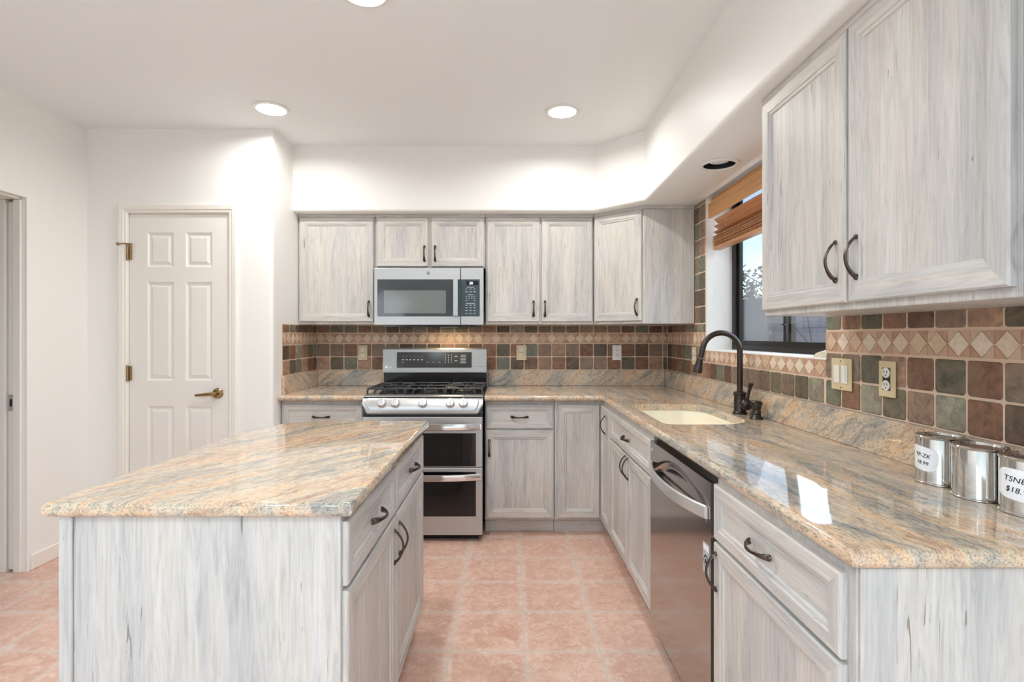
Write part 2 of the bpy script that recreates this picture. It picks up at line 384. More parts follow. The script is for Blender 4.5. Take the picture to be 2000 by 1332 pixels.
# left wall with pocket door opening
PY = 2.918; PZ = 2.05
m = MB(M['wall'])
m.box(XL-.14, XL, YR, 1.95, 0, CZ+.1); m.box(XL-.14, XL, 1.95, PY, PZ, CZ+.1)
m.box(XL-.062, XL, PY, YP, 0, CZ+.1); m.box(XL-.14, XL-.112, PY, YP, 0, CZ+.1)
m.box(XL-.112, XL-.062, PY+.05, YP, PZ, CZ+.1)
struct(m.obj('wall_left'), 'cream side wall with the pocket door opening')
m = MB(M['wall']); m.box(-3.8, -3.7, .8, 4.2, 0, CZ+.1); m.box(-3.7, XL-.14, .7, .8, 0, CZ+.1); m.box(-3.7, XL-.14, 4.1, 4.2, 0, CZ+.1); struct(m.obj('wall_hall'), 'hall wall beyond the pocket door')
m = MB(M['wall']); m.box(XL-.2, XR+.2, YR-.15, YR, 0, CZ+.1); struct(m.obj('wall_rear'), 'cream wall behind the camera')
wp = MB(M['trim'], M['glass']); wp.box(XL+.001, XL+.05, -4, -1.2, 2.2, 2.28); wp.box(XL+.001, XL+.05, -4, -1.2, 0, .06); wp.box(XL+.002, XL+.01, -4, -1.2, .06, 2.2, mi=1)  # patio door added on the solid wall to go with the fill lamp
for y in (-4, -2.64, -1.28): wp.box(XL+.001, XL+.05, y, y+.08, .06, 2.2)
struct(wp.obj('door_added'), 'added white framed glass patio door, unseen behind the camera')
# soffit above cabinets
SX = .853; SY = 3.64
sof = [(XP, YB), (XP, SY), (.575, SY), (SX, 3.36), (SX, YR), (XR, YR), (XR, YB)]
def slab(mb, pts, offs, z0, z1, r, seg=5, hole=None, mi=0, bottom_round=True, top_round=True):
    """prism with rounded top and bottom rims; offs[i] scales the rounding of the edge pts[i]->pts[i+1]"""
    n = len(pts); V = [Vector(p) for p in pts]
    ar = sum(V[i].x*V[(i+1) % n].y-V[(i+1) % n].x*V[i].y for i in range(n)); sg = 1 if ar > 0 else -1
    def ring(d):
        out = []
        for i in range(n):
            a, b, c = V[i-1], V[i], V[(i+1) % n]
            e1 = (b-a).normalized(); e2 = (c-b).normalized()
            n1 = Vector((-e1.y, e1.x))*sg; n2 = Vector((-e2.y, e2.x))*sg
            d1, d2 = d*offs[i-1], d*offs[i]; cr = e1.x*e2.y-e1.y*e2.x
            if abs(cr) < 1e-4: out.append(b+n1*max(d1, d2) if abs(d1-d2) > 1e-9 else b+n1*d1); continue
            p1 = b+n1*d1; p2 = b+n2*d2; w = p2-p1; t = (w.x*e2.y-w.y*e2.x)/cr; out.append(p1+e1*t)
        return out
    rings = []
    k = [PI/2*i/seg for i in range(seg+1)]
    if bottom_round: rings += [([(p.x, p.y) for p in ring(r*(1-math.sin(a)))], z0+r*(1-math.cos(a))) for a in k]
    else: rings += [([(p.x, p.y) for p in ring(0)], z0)]
    if top_round: rings += [([(p.x, p.y) for p in ring(r*(1-math.cos(a)))], z1-r*(1-math.sin(a))) for a in k]
    else: rings += [([(p.x, p.y) for p in ring(0)], z1)]
    R = mb.loft([[(x, y, z) for x, y in rg] for rg, z in rings], mi, caps=(False, False))
    hr = None
    if hole: hr = [[mb.bm.verts.new((x, y, z)) for x, y in hole] for z in (z0, z1)]
    for idx, loop in ((0, R[0]), (1, R[-1])):
        es = []
        for i in range(len(loop)):
            a, b = loop[i], loop[(i+1) % len(loop)]; es.append(mb.bm.edges.get((a, b)) or mb.bm.edges.new((a, b)))
        if hr:
            h = hr[idx]
            for i in range(len(h)): es.append(mb.bm.edges.get((h[i], h[(i+1) % len(h)])) or mb.bm.edges.new((h[i], h[(i+1) % len(h)])))
        rr = bmesh.ops.triangle_fill(mb.bm, use_beauty=True, use_dissolve=False, edges=es)
        for f in rr['geom']:
            if isinstance(f, bmesh.types.BMFace): f.material_index = mi
    if hr:
        h0, h1 = hr; nn = len(h0)
        for i in range(nn): f = mb.bm.faces.new((h0[i], h0[(i+1) % nn], h1[(i+1) % nn], h1[i])); f.material_index = mi
    mb.smooth = True
SCAN = (1.040, 2.64)
m = MB(M['wall'])
hole = [(SCAN[0]+.078*math.cos(2*PI*i/32), SCAN[1]+.078*math.sin(2*PI*i/32)) for i in range(32)]
slab(m, sof, [0, 1, 1, 1, 0, 0, 0], SOF, CZ+.05, .02, 5, hole, top_round=False)
struct(m.obj('ceiling_soffit'), 'cream soffit box running above the wall cabinets')
# baseboard
m = MB(M['trim']); m.box(XL, XL+.014, PY+.02, YP, 0, .085, .004); struct(m.obj('baseboard_left'), 'white baseboard beside the pocket door')

# pantry door
d1 = struct(bpy.data.objects.new('door_1', None)); C.objects.link(d1); d1.location = (0, YP, 0); d1['label'] = 'white six panel pantry door with brass lever'
m = MB(M['trim'])
def casing(mb, x0, x1, z1, w):
    prof = [(0, -.004), (.006, -.012), (.018, -.010), (.022, -.016), (.046, -.018), (.056, -.014), (w, -.002)]
    for u0, u1 in zip(prof, prof[1:]):
        a0, y0 = u0; a1, y1 = u1
        for side in (0, 1, 2):
            if side == 0: q = [(x0-a0, y0, 0), (x0-a1, y1, 0), (x0-a1, y1, z1+a1), (x0-a0, y0, z1+a0)]
            elif side == 1: q = [(x1+a0, y0, 0), (x1+a1, y1, 0), (x1+a1, y1, z1+a1), (x1+a0, y0, z1+a0)]
            else: q = [(x0-a0, y0, z1+a0), (x1+a0, y0, z1+a0), (x1+a1, y1, z1+a1), (x0-a1, y1, z1+a1)]
            mb.bm.faces.new([mb.bm.verts.new(p) for p in q])
    for u, y in ((0, -.004), (w, -.002)):
        for q in ([(x0-u, y, 0), (x0-u, 0, 0), (x0-u, 0, z1+u), (x0-u, y, z1+u)], [(x1+u, y, 0), (x1+u, 0, 0), (x1+u, 0, z1+u), (x1+u, y, z1+u)], [(x0-u, y, z1+u), (x1+u, y, z1+u), (x1+u, 0, z1+u), (x0-u, 0, z1+u)]):
            mb.bm.faces.new([mb.bm.verts.new(p) for p in q])
casing(m, DX0-.006, DX1+.006, DZ+.006, .058)
m.box(DX0-.012, DX0-.003, -.003, .12, 0, DZ+.012); m.box(DX1+.003, DX1+.012, -.003, .12, 0, DZ+.012); m.box(DX0-.003, DX1+.003, -.003, .12, DZ+.003, DZ+.012)
m.obj('door_frame', d1)
def panel_ring(mb, x0, x1, z0, z1, y):
    prof = [(0, 0), (.007, .008), (.016, .009), (.034, .002), (.034, .002)]
    rings = [[(x0+a, y+b, z0+a), (x1-a, y+b, z0+a), (x1-a, y+b, z1-a), (x0+a, y+b, z1-a)] for a, b in prof[:4]]
    mb.loft(rings, 0, caps=(False, True))
m = MB(M['door']); dy = .006
cx = [(-2.270, -2.108), (-2.030, -1.866)]; rows = [(.22, .85), (1.012, 1.630), (1.725, 1.940)]
xs = [DX0, cx[0][0], cx[0][1], cx[1][0], cx[1][1], DX1]; zs = [.012] + [v for rr in rows for v in rr] + [DZ]
for i in range(5):
    for j in range(7):
        if i in (1, 3) and j in (1, 3, 5): panel_ring(m, xs[i], xs[i+1], zs[j], zs[j+1], dy)
        else: m.bm.faces.new([m.bm.verts.new(p) for p in ((xs[i], dy, zs[j]), (xs[i+1], dy, zs[j]), (xs[i+1], dy, zs[j+1]), (xs[i], dy, zs[j+1]))])
m.box(DX0, DX1, dy+.012, dy+.036, .012, DZ)
for q in ([(DX0, dy, .012), (DX0, dy, DZ), (DX0, dy+.012, DZ), (DX0, dy+.012, .012)], [(DX1, dy, .012), (DX1, dy, DZ), (DX1, dy+.012, DZ), (DX1, dy+.012, .012)], [(DX0, dy, DZ), (DX1, dy, DZ), (DX1, dy+.012, DZ), (DX0, dy+.012, DZ)]): m.bm.faces.new([m.bm.verts.new(p) for p in q])
bmesh.ops.remove_doubles(m.bm, verts=m.bm.verts, dist=1e-5)
slabo = m.obj('door_leaf', d1)
m = MB(M['brass']); LX, LZ = -1.828, .932
my = Matrix.Translation((LX, dy, LZ)) @ Matrix.Rotation(PI/2, 4, 'X')
m.lathe([(.033, 0), (.033, .006), (.028, .012), (.014, .014), (.013, .045), (.015, .055), (.008, .060)], 24, mat=my)
m.tube([(LX, dy-.048, LZ), (LX-.03, dy-.050, LZ-.001), (LX-.08, dy-.048, LZ-.006), (LX-.118, dy-.045, LZ-.009)], [.011, .011, .009, .007], 12)
m.obj('door_lever', d1, label='antique brass lever handle')
for hz in (1.815, 1.058, .25):
    m = MB(M['brass']); m.box(DX0-.010, DX0+.016, -.006, dy-.0005, hz-.045, hz+.045, .002)
    m.tube([(DX0-.003, -.010, hz-.047), (DX0-.003, -.010, hz+.050)], .007, 10); hn = m.obj('hinge', d1)
    if hz > 1.8:
        m = MB(M['brass']); m.tube([(DX0+.03, -.014, hz+.05), (DX0-.02, -.022, hz+.052), (DX0-.048, -.020, hz+.050)], .004, 8)
        m.lathe([(.009, 0), (.009, .012)], 12, mat=Matrix.Translation((DX0-.055, -.012, hz+.05)) @ Matrix.Rotation(PI/2, 4, 'X')); m.obj('door_stop', hn)
# pocket door in its slot
d2 = struct(bpy.data.objects.new('door_2', None)); C.objects.link(d2); d2.location = (XL, PY, 0); d2['label'] = 'pocket door edge standing in its split jamb'
m = MB(M['trim']); m.box(-.106, -.069, .004, .41, .01, PZ-.02, .002); m.obj('door_leaf', d2)
m = MB(M['trim']); m.box(-.066, -.026, -.012, -.0005, 0, PZ-.012, .002); m.box(-.139, -.109, -.012, -.0005, 0, PZ-.012, .002); m.box(-.139, -.026, -.9, -.012, PZ-.012, PZ-.0005, .002); m.obj('door_jamb', d2)
m = MB(M['chrome'], M['slot']); m.box(-.103, -.074, .001, .005, .88, .97, .002); m.box(-.095, -.082, .0, .004, .905, .945, 0, 1); m.obj('latch', d2)

# ------------------------------------------------------------------ recessed lamps
def can_light(x, y, z, label, lit=True, power=1.0):
    t = thing('recessed_lamp', label or 'recessed fill lamp added unseen behind the camera', 'ceiling lamp', (x, y, z), 0, None if label else 'added fill lamps behind the camera')
    m = MB(M['white']); m.lathe([(.098, -.001), (.096, -.006), (.080, -.008), (.076, -.003), (.076, 0), (.098, -.001)], 40, caps=(False, False)); m.obj('trim_ring', t)
    m = MB(M['white'] if lit else M['blackp']); m.lathe([(.0765, -.002), (.072, .05), (.066, .095)], 40, caps=(False, False)); m.obj('baffle', t)
    m = MB(M['lens'] if lit else M['bulb'])
    if lit: m.lathe([(.0755, .016), (.064, .013), (.03, .0125), (.0, .012)], 32, caps=(False, False))
    else: m.lathe([(.056, .094), (.054, .030), (.046, .015), (.02, .0125), (0, .012)], 32, caps=(False, False))
    m.obj('lens' if lit else 'bulb', t)
    if lit: area('lamp_light', (0, 0, .009), (0, 0, 0), .12, .11, CAN_POWER*power if y > 0 else FILL_POWER, (.985, .985, .965) if y > 0 else (.68, .85, 1), parent=t, shape='DISK')  # added lamps behind the camera get their own power and cool tint
    return t
for (x, y, l), pw in zip(CANS+ADDED_CANS, (.80, .76, 1.35)+(1,)*6): can_light(x, y, CZ, l, True, pw)
can_light(SCAN[0], SCAN[1], SOF, 'unlit recessed lamp with black baffle in the soffit above the sink', False)

# ------------------------------------------------------------------ cabinets
def handle_mesh(vertical=True):
    L, out = .105, .028; n = 22; rings = []
    for i in range(n+1):
        t = i/n; z = L*(t-.5); o = out*math.sin(PI*t)**.75 if 0 < t < 1 else 0
        e = 1e-3; dz = L; do = out*(math.sin(PI*min(1-e, t+e))**.75-math.sin(PI*max(e, t-e))**.75)/(2*e)
        tg = Vector((0, -do, dz)).normalized(); nr = Vector((0, -tg.z, tg.y))
        w = .0052 + .0050*max(0, 1-t/.34)**1.2 + .0036*max(0, (t-.70)/.30)**1.2
        th = .0034 + .0016*max(0, 1-t/.3)
        c = Vector((0, -o-.002, z))
        rings.append([c+Vector((w*math.cos(2*PI*k/10), 0, 0))+nr*th*math.sin(2*PI*k/10) for k in range(10)])
    m = MB(M['pull']); m.loft(rings); m.smooth = True
    for zz, rr in ((-L/2, .0085), (L/2, .0065)): m.lathe([(rr, 0), (rr*.9, .004), (rr*.5, .007)], 12, mat=Matrix.Translation((0, 0, zz)) @ Matrix.Rotation(PI/2, 4, 'X'))
    if not vertical: bmesh.ops.rotate(m.bm, cent=(0, 0, 0), matrix=Matrix.Rotation(PI/2, 3, 'Y'), verts=m.bm.verts)
    return m.mesh('handle_upright' if vertical else 'handle_level', 60)
HV, HH = handle_mesh(True), handle_mesh(False)

def front_mesh(x0, x1, z0, z1, drawer=False, thick=.016, fr=.056):
    """framed door or drawer front, its back on y=0, its face on y=-thick"""
    wv, wh = M['wv'], M['wh']
    m = MB(wv, wh); T = -thick
    if drawer: fr = min(fr, (z1-z0)*.27)
    prof = [(0, 0), (0, T+.004), (.004, T), (fr-.012, T), (fr-.009, T+.0035), (fr-.001, T+.0045), (fr+.003, T+.0095), (fr+.004, T+.0095)]
    rings = [[(x0+a, y, z0+a), (x1-a, y, z0+a), (x1-a, y, z1-a), (x0+a, y, z1-a)] for a, y in prof]
    v = 1 if drawer else 0
    m.loft(rings, v, caps=(True, True), sides=[1, 0, 1, 0])
    return m
def add_front(root, x0, x1, z0, z1, handle=None, drawer=False, rot=0, loc=(0, 0, 0), thick=.016):
    o = front_mesh(0, x1-x0, 0, z1-z0, drawer, thick).obj('drawer' if drawer else 'door', root, (x0+loc[0], loc[1], z0+loc[2]), (0, 0, rot))
    if handle:
        hx, hz, hor = handle
        inst(HH if hor else HV, o, 'handle', (hx-x0, -thick, hz-z0))
    return o
def box_part(root, name, *b, bev=.0015, mat='wv', label=None):
    m = MB(M[mat]); m.box(*b, bev); return m.obj(name, root, label=label)

ULAB = 'whitewashed wood wall cabinet '
def upper(label, loc, rz, w, d, z0, z1, fronts, rail=True):
    t = thing('wall_cabinet', ULAB+label, 'cabinet', (loc[0], loc[1], z0), rz, 'whitewashed wall cabinets')
    box_part(t, 'body', .001, w-.001, .0005, d, 0, z1-z0-.022)
    if rail: box_part(t, 'top_rail', .001, w-.001, -.012, d, z1-z0-.0215, z1-z0-.001, mat='wh')
    for f in fronts:
        x0, x1, a, b, h = f
        add_front(t, x0, x1, a-z0, b-z0, (h[0], h[1]-z0, False) if h else None)
    return t
UF = 3.738; UD = YB-UF-.002
ux = -1.479
upper('with one door, in the corner against the pantry wall', (ux, UF), 0, -.942-ux, UD, 1.372, SOF, [(-1.470-ux, -.951-ux, 1.391, 2.119, (-.983-ux, 1.482))])
ux = -.942
upper('with two short doors above the microwave', (ux, UF), 0, .774, UD, 1.766, SOF, [(.012, .373, 1.776, 2.119, (.348, 1.868)), (.395, .763, 1.776, 2.119, (.423, 1.868))])
ux = -.168
upper('with two tall doors right of the microwave', (ux, UF), 0, .758, UD, 1.372, SOF, [(.011, .379, 1.391, 2.119, (.336, 1.482)), (.393, .748, 1.391, 2.119, (.416, 1.482))])
# diagonal corner cabinet
A = Vector((.594, UF)); B = Vector((.880, 3.474)); ang = math.atan2(B.y-A.y, B.x-A.x); WL = (B-A).length
t = thing('wall_cabinet', ULAB+'set diagonally in the corner, one door', 'cabinet', (A.x, A.y, 1.372), ang, 'whitewashed wall cabinets')
inv = Matrix.Rotation(-ang, 2)
pl = [tuple(inv @ (Vector(p)-A)) for p in ((.594, UF), (.880, 3.474), (XR-.010, 3.474), (XR-.010, YB-.010), (.594, YB-.010))]
m = MB(M['wv']); m.prism([(x, y+.0005) for x, y in pl], 0, SOF-1.372-.022); m.obj('body', t)
pr = [tuple(inv @ (Vector(p)-A)) for p in ((.592, UF-.014), (.878, 3.460), (XR-.010, 3.460), (XR-.010, YB-.010), (.594, YB-.010))]
m = MB(M['wh']); m.prism(pr, SOF-1.372-.0215, SOF-1.372-.001); m.obj('top_rail', t)
add_front(t, .010, WL-.014, .019, .747, (WL-.045, .110, False))
# right wall uppers
upper('with two large doors beside the sink window', (.921, 1.921), -PI/2, .966, XR-.923, 1.364, SOF,
      [(.010, .484, 1.384, 2.119, (.444, 1.500)), (.496, .955, 1.384, 2.119, (.532, 1.500))])
upper('cut off at the photo right edge, only its stile showing', (.921, .953), -PI/2, .50, XR-.923, 1.364, SOF, [(.030, .48, 1.384, 2.119, (.06, 1.5))])

BLAB = 'whitewashed wood base cabinet '
def base(label, loc, rz, w, d, fronts, toe=True, hollow=False):
    t = thing('base_cabinet', BLAB+label, 'cabinet', (loc[0], loc[1], 0), rz, 'whitewashed base cabinets')
    if hollow:
        m = MB(M['wv']); m.box(.001, w-.001, .0005, .02, .10, .874); m.box(.001, .018, .02, d, .10, .874); m.box(w-.018, w-.001, .02, d, .10, .874); m.box(.018, w-.018, .02, d, .10, .118); m.obj('body', t)
    else: box_part(t, 'body', .001, w-.001, .0005, d, .10, .874)
    if toe: box_part(t, 'toe_kick', .001, w-.001, .06, d, 0, .0995, mat='wh')
    for f in fronts:
        x0, x1, a, b, h, dr = f
        add_front(t, x0, x1, a, b, h, dr)
    return t
BF = 3.457; BD = YB-BF-.003
bx = -1.479
base('left of the range under the corner counter', (bx, BF), 0, -.930-bx, BD, [(.006, -.952-bx, .690, .848, (-1.217-bx, .768, True), True), (.006, -.952-bx, .115, .680, (-1.0-bx, .57, False), False)])
bx = -.160
base('right of the range with one drawer over one door', (bx, BF), 0, .452, BD, [(.006, .444, .692, .848, (.226, .768, True), True), (.006, .444, .114, .681, (.030, .567, False), False)])
# corner cabinet with two leaves at a right angle
def Px(y): return .582+.01146*(3.388-y)
DEL = math.atan(.01146); RR = -PI/2+DEL
def FX(y): return Px(y)+.022
t = thing('base_cabinet', BLAB+'in the corner with two doors meeting at a right angle', 'cabinet', (.294, BF, 0), 0, 'whitewashed base cabinets')
y0c = 3.150
cp = [(0, .0005), (FX(BF)-.294, .0005), (FX(y0c)-.294, y0c-BF), (XR-.03-.294, y0c-BF), (XR-.03-.294, BD), (0, BD)]
m = MB(M['wv']); m.prism(cp, .10, .874); m.obj('body', t)
cp = [(0, .06), (FX(BF)-.294+.05, .06), (FX(y0c)-.294+.06, y0c-BF), (XR-.03-.294, y0c-BF), (XR-.03-.294, BD), (0, BD)]
m = MB(M['wh']); m.prism(cp, 0, .0995); m.obj('toe_kick', t)
add_front(t, .018, FX(BF)-.294-.019, .114, .848)
add_front(t, FX(3.438)-.294, FX(3.438)-.294+.280, .114, .848, None, rot=RR, loc=(-.0005, 3.436-BF, 0))
hb = [o for o in t.children if o.name.startswith('door')][-1]
inst(HV, hb, 'handle', (.16, -.016, .63))
def run(label, ya, yb, fr, **k): return base(label, (FX(ya), ya), RR, ya-yb, XR-.03-FX(ya)-.01, fr, **k)
wS = 3.139-2.268
run('under the sink with a false drawer and two doors', 3.139, 2.268, [(.008, wS-.004, .694, .848, (wS*.5, .770, True), True), (.008, wS/2-.003, .114, .684, (wS/2-.028, .625, False), False), (wS/2+.003, wS-.004, .114, .684, (wS/2+.028, .625, False), False)], hollow=True)
wE = 1.596-.968
t = run('at the near end of the window counter, drawer over door', 1.596, .968, [(.006, wE-.026, .690, .852, (wE/2-.02, .772, True), True), (.006, wE-.026, .114, .680, (.028, .600, False), False)])
box_part(t, 'end_panel', wE-.0005, wE+.006, .004, XR-.03-FX(1.596)-.01, 0, .874, label='pale end panel facing the camera')

# island
t = thing('island_cabinet', 'whitewashed wood kitchen island cabinet with two drawers and two doors', 'cabinet', (-.395, 1.252, 0), PI/2)
wI = 1.108; dI = .656
box_part(t, 'body', .002, wI, .0005, dI-.002, .10, .8745)
box_part(t, 'toe_kick', .002, wI, .05, dI-.002, 0, .0995, mat='wh')
m = MB(M['wv']); m.box(-.004, .0018, .0008, dI, 0, .8745, .001)
m.box(-.010, -.0042, dI-.030, dI+.002, 0, .8745, .002); m.obj('end_panel', t, label='wide grained end panel facing the camera')
for a, b in ((.004, .530), (.545, 1.098)):
    add_front(t, a, b, .704, .856, ((a+b)/2, .782, True), True)
add_front(t, .004, .530, .112, .692, (.500, .600, False)); add_front(t, .545, 1.098, .112, .692, (.576, .600, False))

# ------------------------------------------------------------------ countertops
CT0, CT1 = .8755, .910
RB = .0155
m = MB(M['g_isl'])
iarc = [(-.800-.275*math.sin(a), 2.135+.275*math.cos(a)) for a in [PI/2*i/12 for i in range(13)]]
pts = [(-1.075, 1.222), (-.362, 1.222), (-.362, 2.385), (-.372, 2.410)]+iarc
slab(m, pts, [1]*len(pts), CT0, CT1, .013)
tag(m.obj('island_countertop'), 'polished peach and grey granite top of the island', 'countertop')
# counter left of range
m = MB(M['g_run'])
YU = YB-.022
slab(m, [(XP+.002, 3.395), (-.929, 3.395), (-.929, YB-.002), (XP+.002, YB-.002)], [1, 0, 0, 0], CT0, CT1, RB)
cl = tag(m.obj('countertop'), 'short granite countertop left of the range', 'countertop')
m = MB(M['g_up']); m.box(XP+.022, -.929, YU, YB-.002, CT1+.0003, 1.029, .002); m.obj('upstand', cl)
m = MB(M['g_upr']); m.box(XP+.002, XP+.0215, 3.46, YB-.002, CT1+.0003, 1.029, .002); m.obj('upstand', cl)
# main counter with sink cut-out
def rrect(x0, x1, y0, y1, r, n=6):
    o = []
    for cx_, cy_, a0 in ((x1-r, y0+r, -PI/2), (x1-r, y1-r, 0), (x0+r, y1-r, PI/2), (x0+r, y0+r, PI)):
        o += [(cx_+r*math.cos(a0+PI/2*i/n), cy_+r*math.sin(a0+PI/2*i/n)) for i in range(n+1)]
    return o
def dshape(x0, x1, y0, y1, e=0):
    x0 -= e; y0 -= e; y1 += e; x1 += e; o = []
    for cx_, cy_, rr, a0, n in ((x1-.16, y0+.16, .16, -PI/2, 8), (x1-.13, y1-.13, .13, 0, 8), (x0+.05, y1-.05, .05, PI/2, 5), (x0+.05, y0+.05, .05, PI, 5)):
        o += [(cx_+rr*math.cos(a0+PI/2*i/n), cy_+rr*math.sin(a0+PI/2*i/n)) for i in range(n+1)]
    return o
SK = (.672, 1.075, 2.30, 2.99)
EY = .948
m = MB(M['g_run'])
pts = [(-.160, 3.395), (Px(3.395), 3.395), (Px(EY), EY), (XR-.010, EY), (XR-.010, YB-.002), (-.160, YB-.002)]
slab(m, pts, [1, 1, 1, 0, 0, 0], CT0, CT1, RB, hole=dshape(*SK))
cm_ = tag(m.obj('countertop'), 'long L-shaped granite countertop around the sink, right of the range', 'countertop')
m = MB(M['g_up']); m.box(-.160, XR-.0305, YU, YB-.002, CT1+.0003, 1.029, .002); m.obj('upstand', cm_)
m = MB(M['g_upr']); m.box(XR-.030, XR-.010, EY+.004, YB-.0225, CT1+.0003, 1.029, .002); m.obj('upstand', cm_)
# sink
t = thing('sink', 'cream undermount kitchen sink set in the granite under the window', 'sink', (0, 0, 0))
m = MB(M['sink']); L3 = lambda e, z: [(x, y, z) for x, y in dshape(*SK, e)]
m.loft([L3(.010, .8745), L3(.004, .8745), L3(.002, .866), L3(-.004, .80), L3(-.012, .72), L3(-.035, .69), L3(-.10, .682)], caps=(False, True)); m.smooth = True
m.obj('basin', t)
m = MB(M['chrome'], M['slot']); mt = Matrix.Translation((.90, 2.62, .682)); m.lathe([(.048, .001), (.044, .004), (.036, .001), (.01, .0005)], 24, mat=mt); m.obj('drain', t)
m = MB(M['chrome']); m.lathe([(.012, 0), (.010, .004), (.0, .005)], 14, mat=Matrix.Translation((1.066, 2.60, .835)) @ Matrix.Rotation(-PI/2, 4, 'Y')); m.obj('overflow', t)
# faucet
FXY = (1.132, 2.615)
t = thing('faucet', 'oil rubbed bronze gooseneck faucet with pull down spray head', 'faucet', (*FXY, CT1))
m = MB(M['bronze']); m.lathe([(.034, .0003), (.034, .008), (.029, .012), (.0275, .016), (.0275, .092), (.031, .096), (.031, .104), (.024, .108), (.016, .112)], 28); m.obj('base', t)
Rg = .092; zs0 = .305
pth = [(0, 0, .108), (0, 0, .2), (0, 0, zs0)]+[(-Rg+Rg*math.cos(a), 0, zs0+Rg*math.sin(a)) for a in [math.radians(d) for d in range(8, 173, 8)]]
pth += [(-2*Rg-.004, 0, zs0-.008), (-2*Rg-.010, 0, zs0-.03)]
m = MB(M['bronze']); m.tube(pth, .0135, 16); m.obj('spout', t)
hd = Matrix.Translation((-2*Rg-.011, 0, zs0-.033)) @ Matrix.Rotation(math.radians(192), 4, 'Y')
m = MB(M['bronze']); m.lathe([(.0150, 0), (.0165, .004), (.0155, .008), (.0195, .045), (.0215, .062), (.0215, .066), (.0195, .072), (.014, .074)], 22, mat=hd); m.obj('spray_head', t)
lv = Matrix.Translation((.006, -.020, .052)) @ Matrix.Rotation(PI/2, 4, 'X')
m = MB(M['bronze']); m.lathe([(.020, 0), (.021, .012), (.026, .020), (.029, .032), (.026, .046), (.018, .054), (.006, .058)], 22, mat=lv)
m.tube([(.008, -.060, .070), (.010, -.066, .092), (.014, -.074, .128), (.017, -.080, .150)], [.007, .0062, .0078, .0095], 12)
m.lathe([(.0095, 0), (.0112, .004), (.010, .010), (.004, .012)], 14, mat=Matrix.Translation((.017, -.080, .148)) @ Matrix.Rotation(math.radians(20), 4, 'X')); m.obj('lever', t)
t = MB(M['bronze']); t.lathe([(.030, .0003), (.028, .006), (.021, .014), (.018, .022), (.0205, .026), (.018, .030), (.018, .046), (.021, .050), (.021, .060), (.025, .064), (.025, .078), (.020, .083), (.006, .085)], 24)
tag(t.obj('soap_dispenser', loc=(1.138, 2.452, CT1)), 'short dark bronze air gap cap on the counter beside the faucet', 'sink fitting')

# ------------------------------------------------------------------ tile backsplash
def tile_poly(mb, u0, u1, v0, v1, T, th=.0075, rc=.010):
    g = .0032; jit = lambda s=.0012: random.uniform(-s, s)
    u0 += g+abs(jit()); u1 -= g+abs(jit()); v0 += g+abs(jit()); v1 -= g+abs(jit())
    if u1-u0 < .006 or v1-v0 < .006: return
    rc = min(rc, (u1-u0)*.3, (v1-v0)*.3); P = []
    for cu, cv, a0 in ((u1-rc, v0+rc, -PI/2), (u1-rc, v1-rc, 0), (u0+rc, v1-rc, PI/2), (u0+rc, v0+rc, PI)):
        k = random.uniform(.55, 1.0)
        for i in range(4):
            a = a0+PI/2*i/3; e = rc*k
            P.append((cu+(rc-e)*(1 if math.cos(a0+PI/4) > 0 else -1)+e*math.cos(a)+jit(.0004), cv+(rc-e)*(1 if math.sin(a0+PI/4) > 0 else -1)+e*math.sin(a)+jit(.0004)))
    cu = sum(p[0] for p in P)/len(P); cv = sum(p[1] for p in P)/len(P)
    def shr(p, d): return (p[0]+(d if p[0] < cu else -d), p[1]+(d if p[1] < cv else -d))
    tl = random.uniform(-.0006, .0006)
    mb.loft([[T(u, v, 0) for u, v in P], [T(u, v, th-.002) for u, v in P], [T(*shr(p, .0022), th+tl) for p in P]], caps=(False, True))
def tri(mb, pts, T, th, mi):
    cu = sum(p[0] for p in pts)/len(pts); cv = sum(p[1] for p in pts)/len(pts)
    q = [(cu+(u-cu)*.93, cv+(v-cv)*.93) for u, v in pts]
    mb.loft([[T(u, v, 0) for u, v in q], [T(u, v, th) for u, v in q]], mi, caps=(False, True))
def border(mb, u0, u1, v0, v1, T, pitch=.0715):
    n = max(1, round((u1-u0)/pitch)); p = (u1-u0)/n; vm = (v0+v1)/2; a = v0+.004; b = v1-.004
    for i in range(n):
        l = u0+i*p; c = l+p/2; rr = l+p
        tri(mb, [(l, vm), (c, a), (rr, vm), (c, b)], T, .0075, 0)
        tri(mb, [(l, a), (c, a), (l, vm)], T, .0065, 1); tri(mb, [(c, a), (rr, a), (rr, vm)], T, .0065, 1)
        tri(mb, [(l, b), (l, vm), (c, b)], T, .0065, 1); tri(mb, [(rr, vm), (rr, b), (c, b)], T, .0065, 1)
def rows_of(mb, u0, u1, v0, v1, T, start, pitch=.1062):
    k = math.floor((u0-start)/pitch)
    while start+k*pitch < u1-.004:
        tile_poly(mb, max(u0, start+k*pitch), min(u1, start+(k+1)*pitch), v0, v1, T); k += 1
R2 = (1.031, 1.131); R1 = (1.131, 1.232); BD_ = (1.232, 1.3125); R0 = (1.3125, 1.370)
GT = .004
def tiling(label, T, bed, zones):
    root = bpy.data.objects.new('wall_tiling', None); C.objects.link(root); root['kind'] = 'structure'; root['label'] = label
    m = MB(M['grout']); [m.box(*b) for b in bed]; m.obj('grout_bed', root)
    ft = MB(M['tile']); db = MB(M['dia'], M['tri'])
    for z in zones:
        if z[0] == 'row': rows_of(ft, *z[1:5], T, z[5])
        elif z[0] == 'band': border(db, *z[1:5], T)
        elif z[0] == 'tile': tile_poly(ft, *z[1:5], T)
    ft.obj('field_tiles', root); db.obj('diamond_border', root)
TB = lambda u, v, h: (u, YB-h, v)
x0, x1 = XP+.004, XR-.004; st = (618-995)/254.6
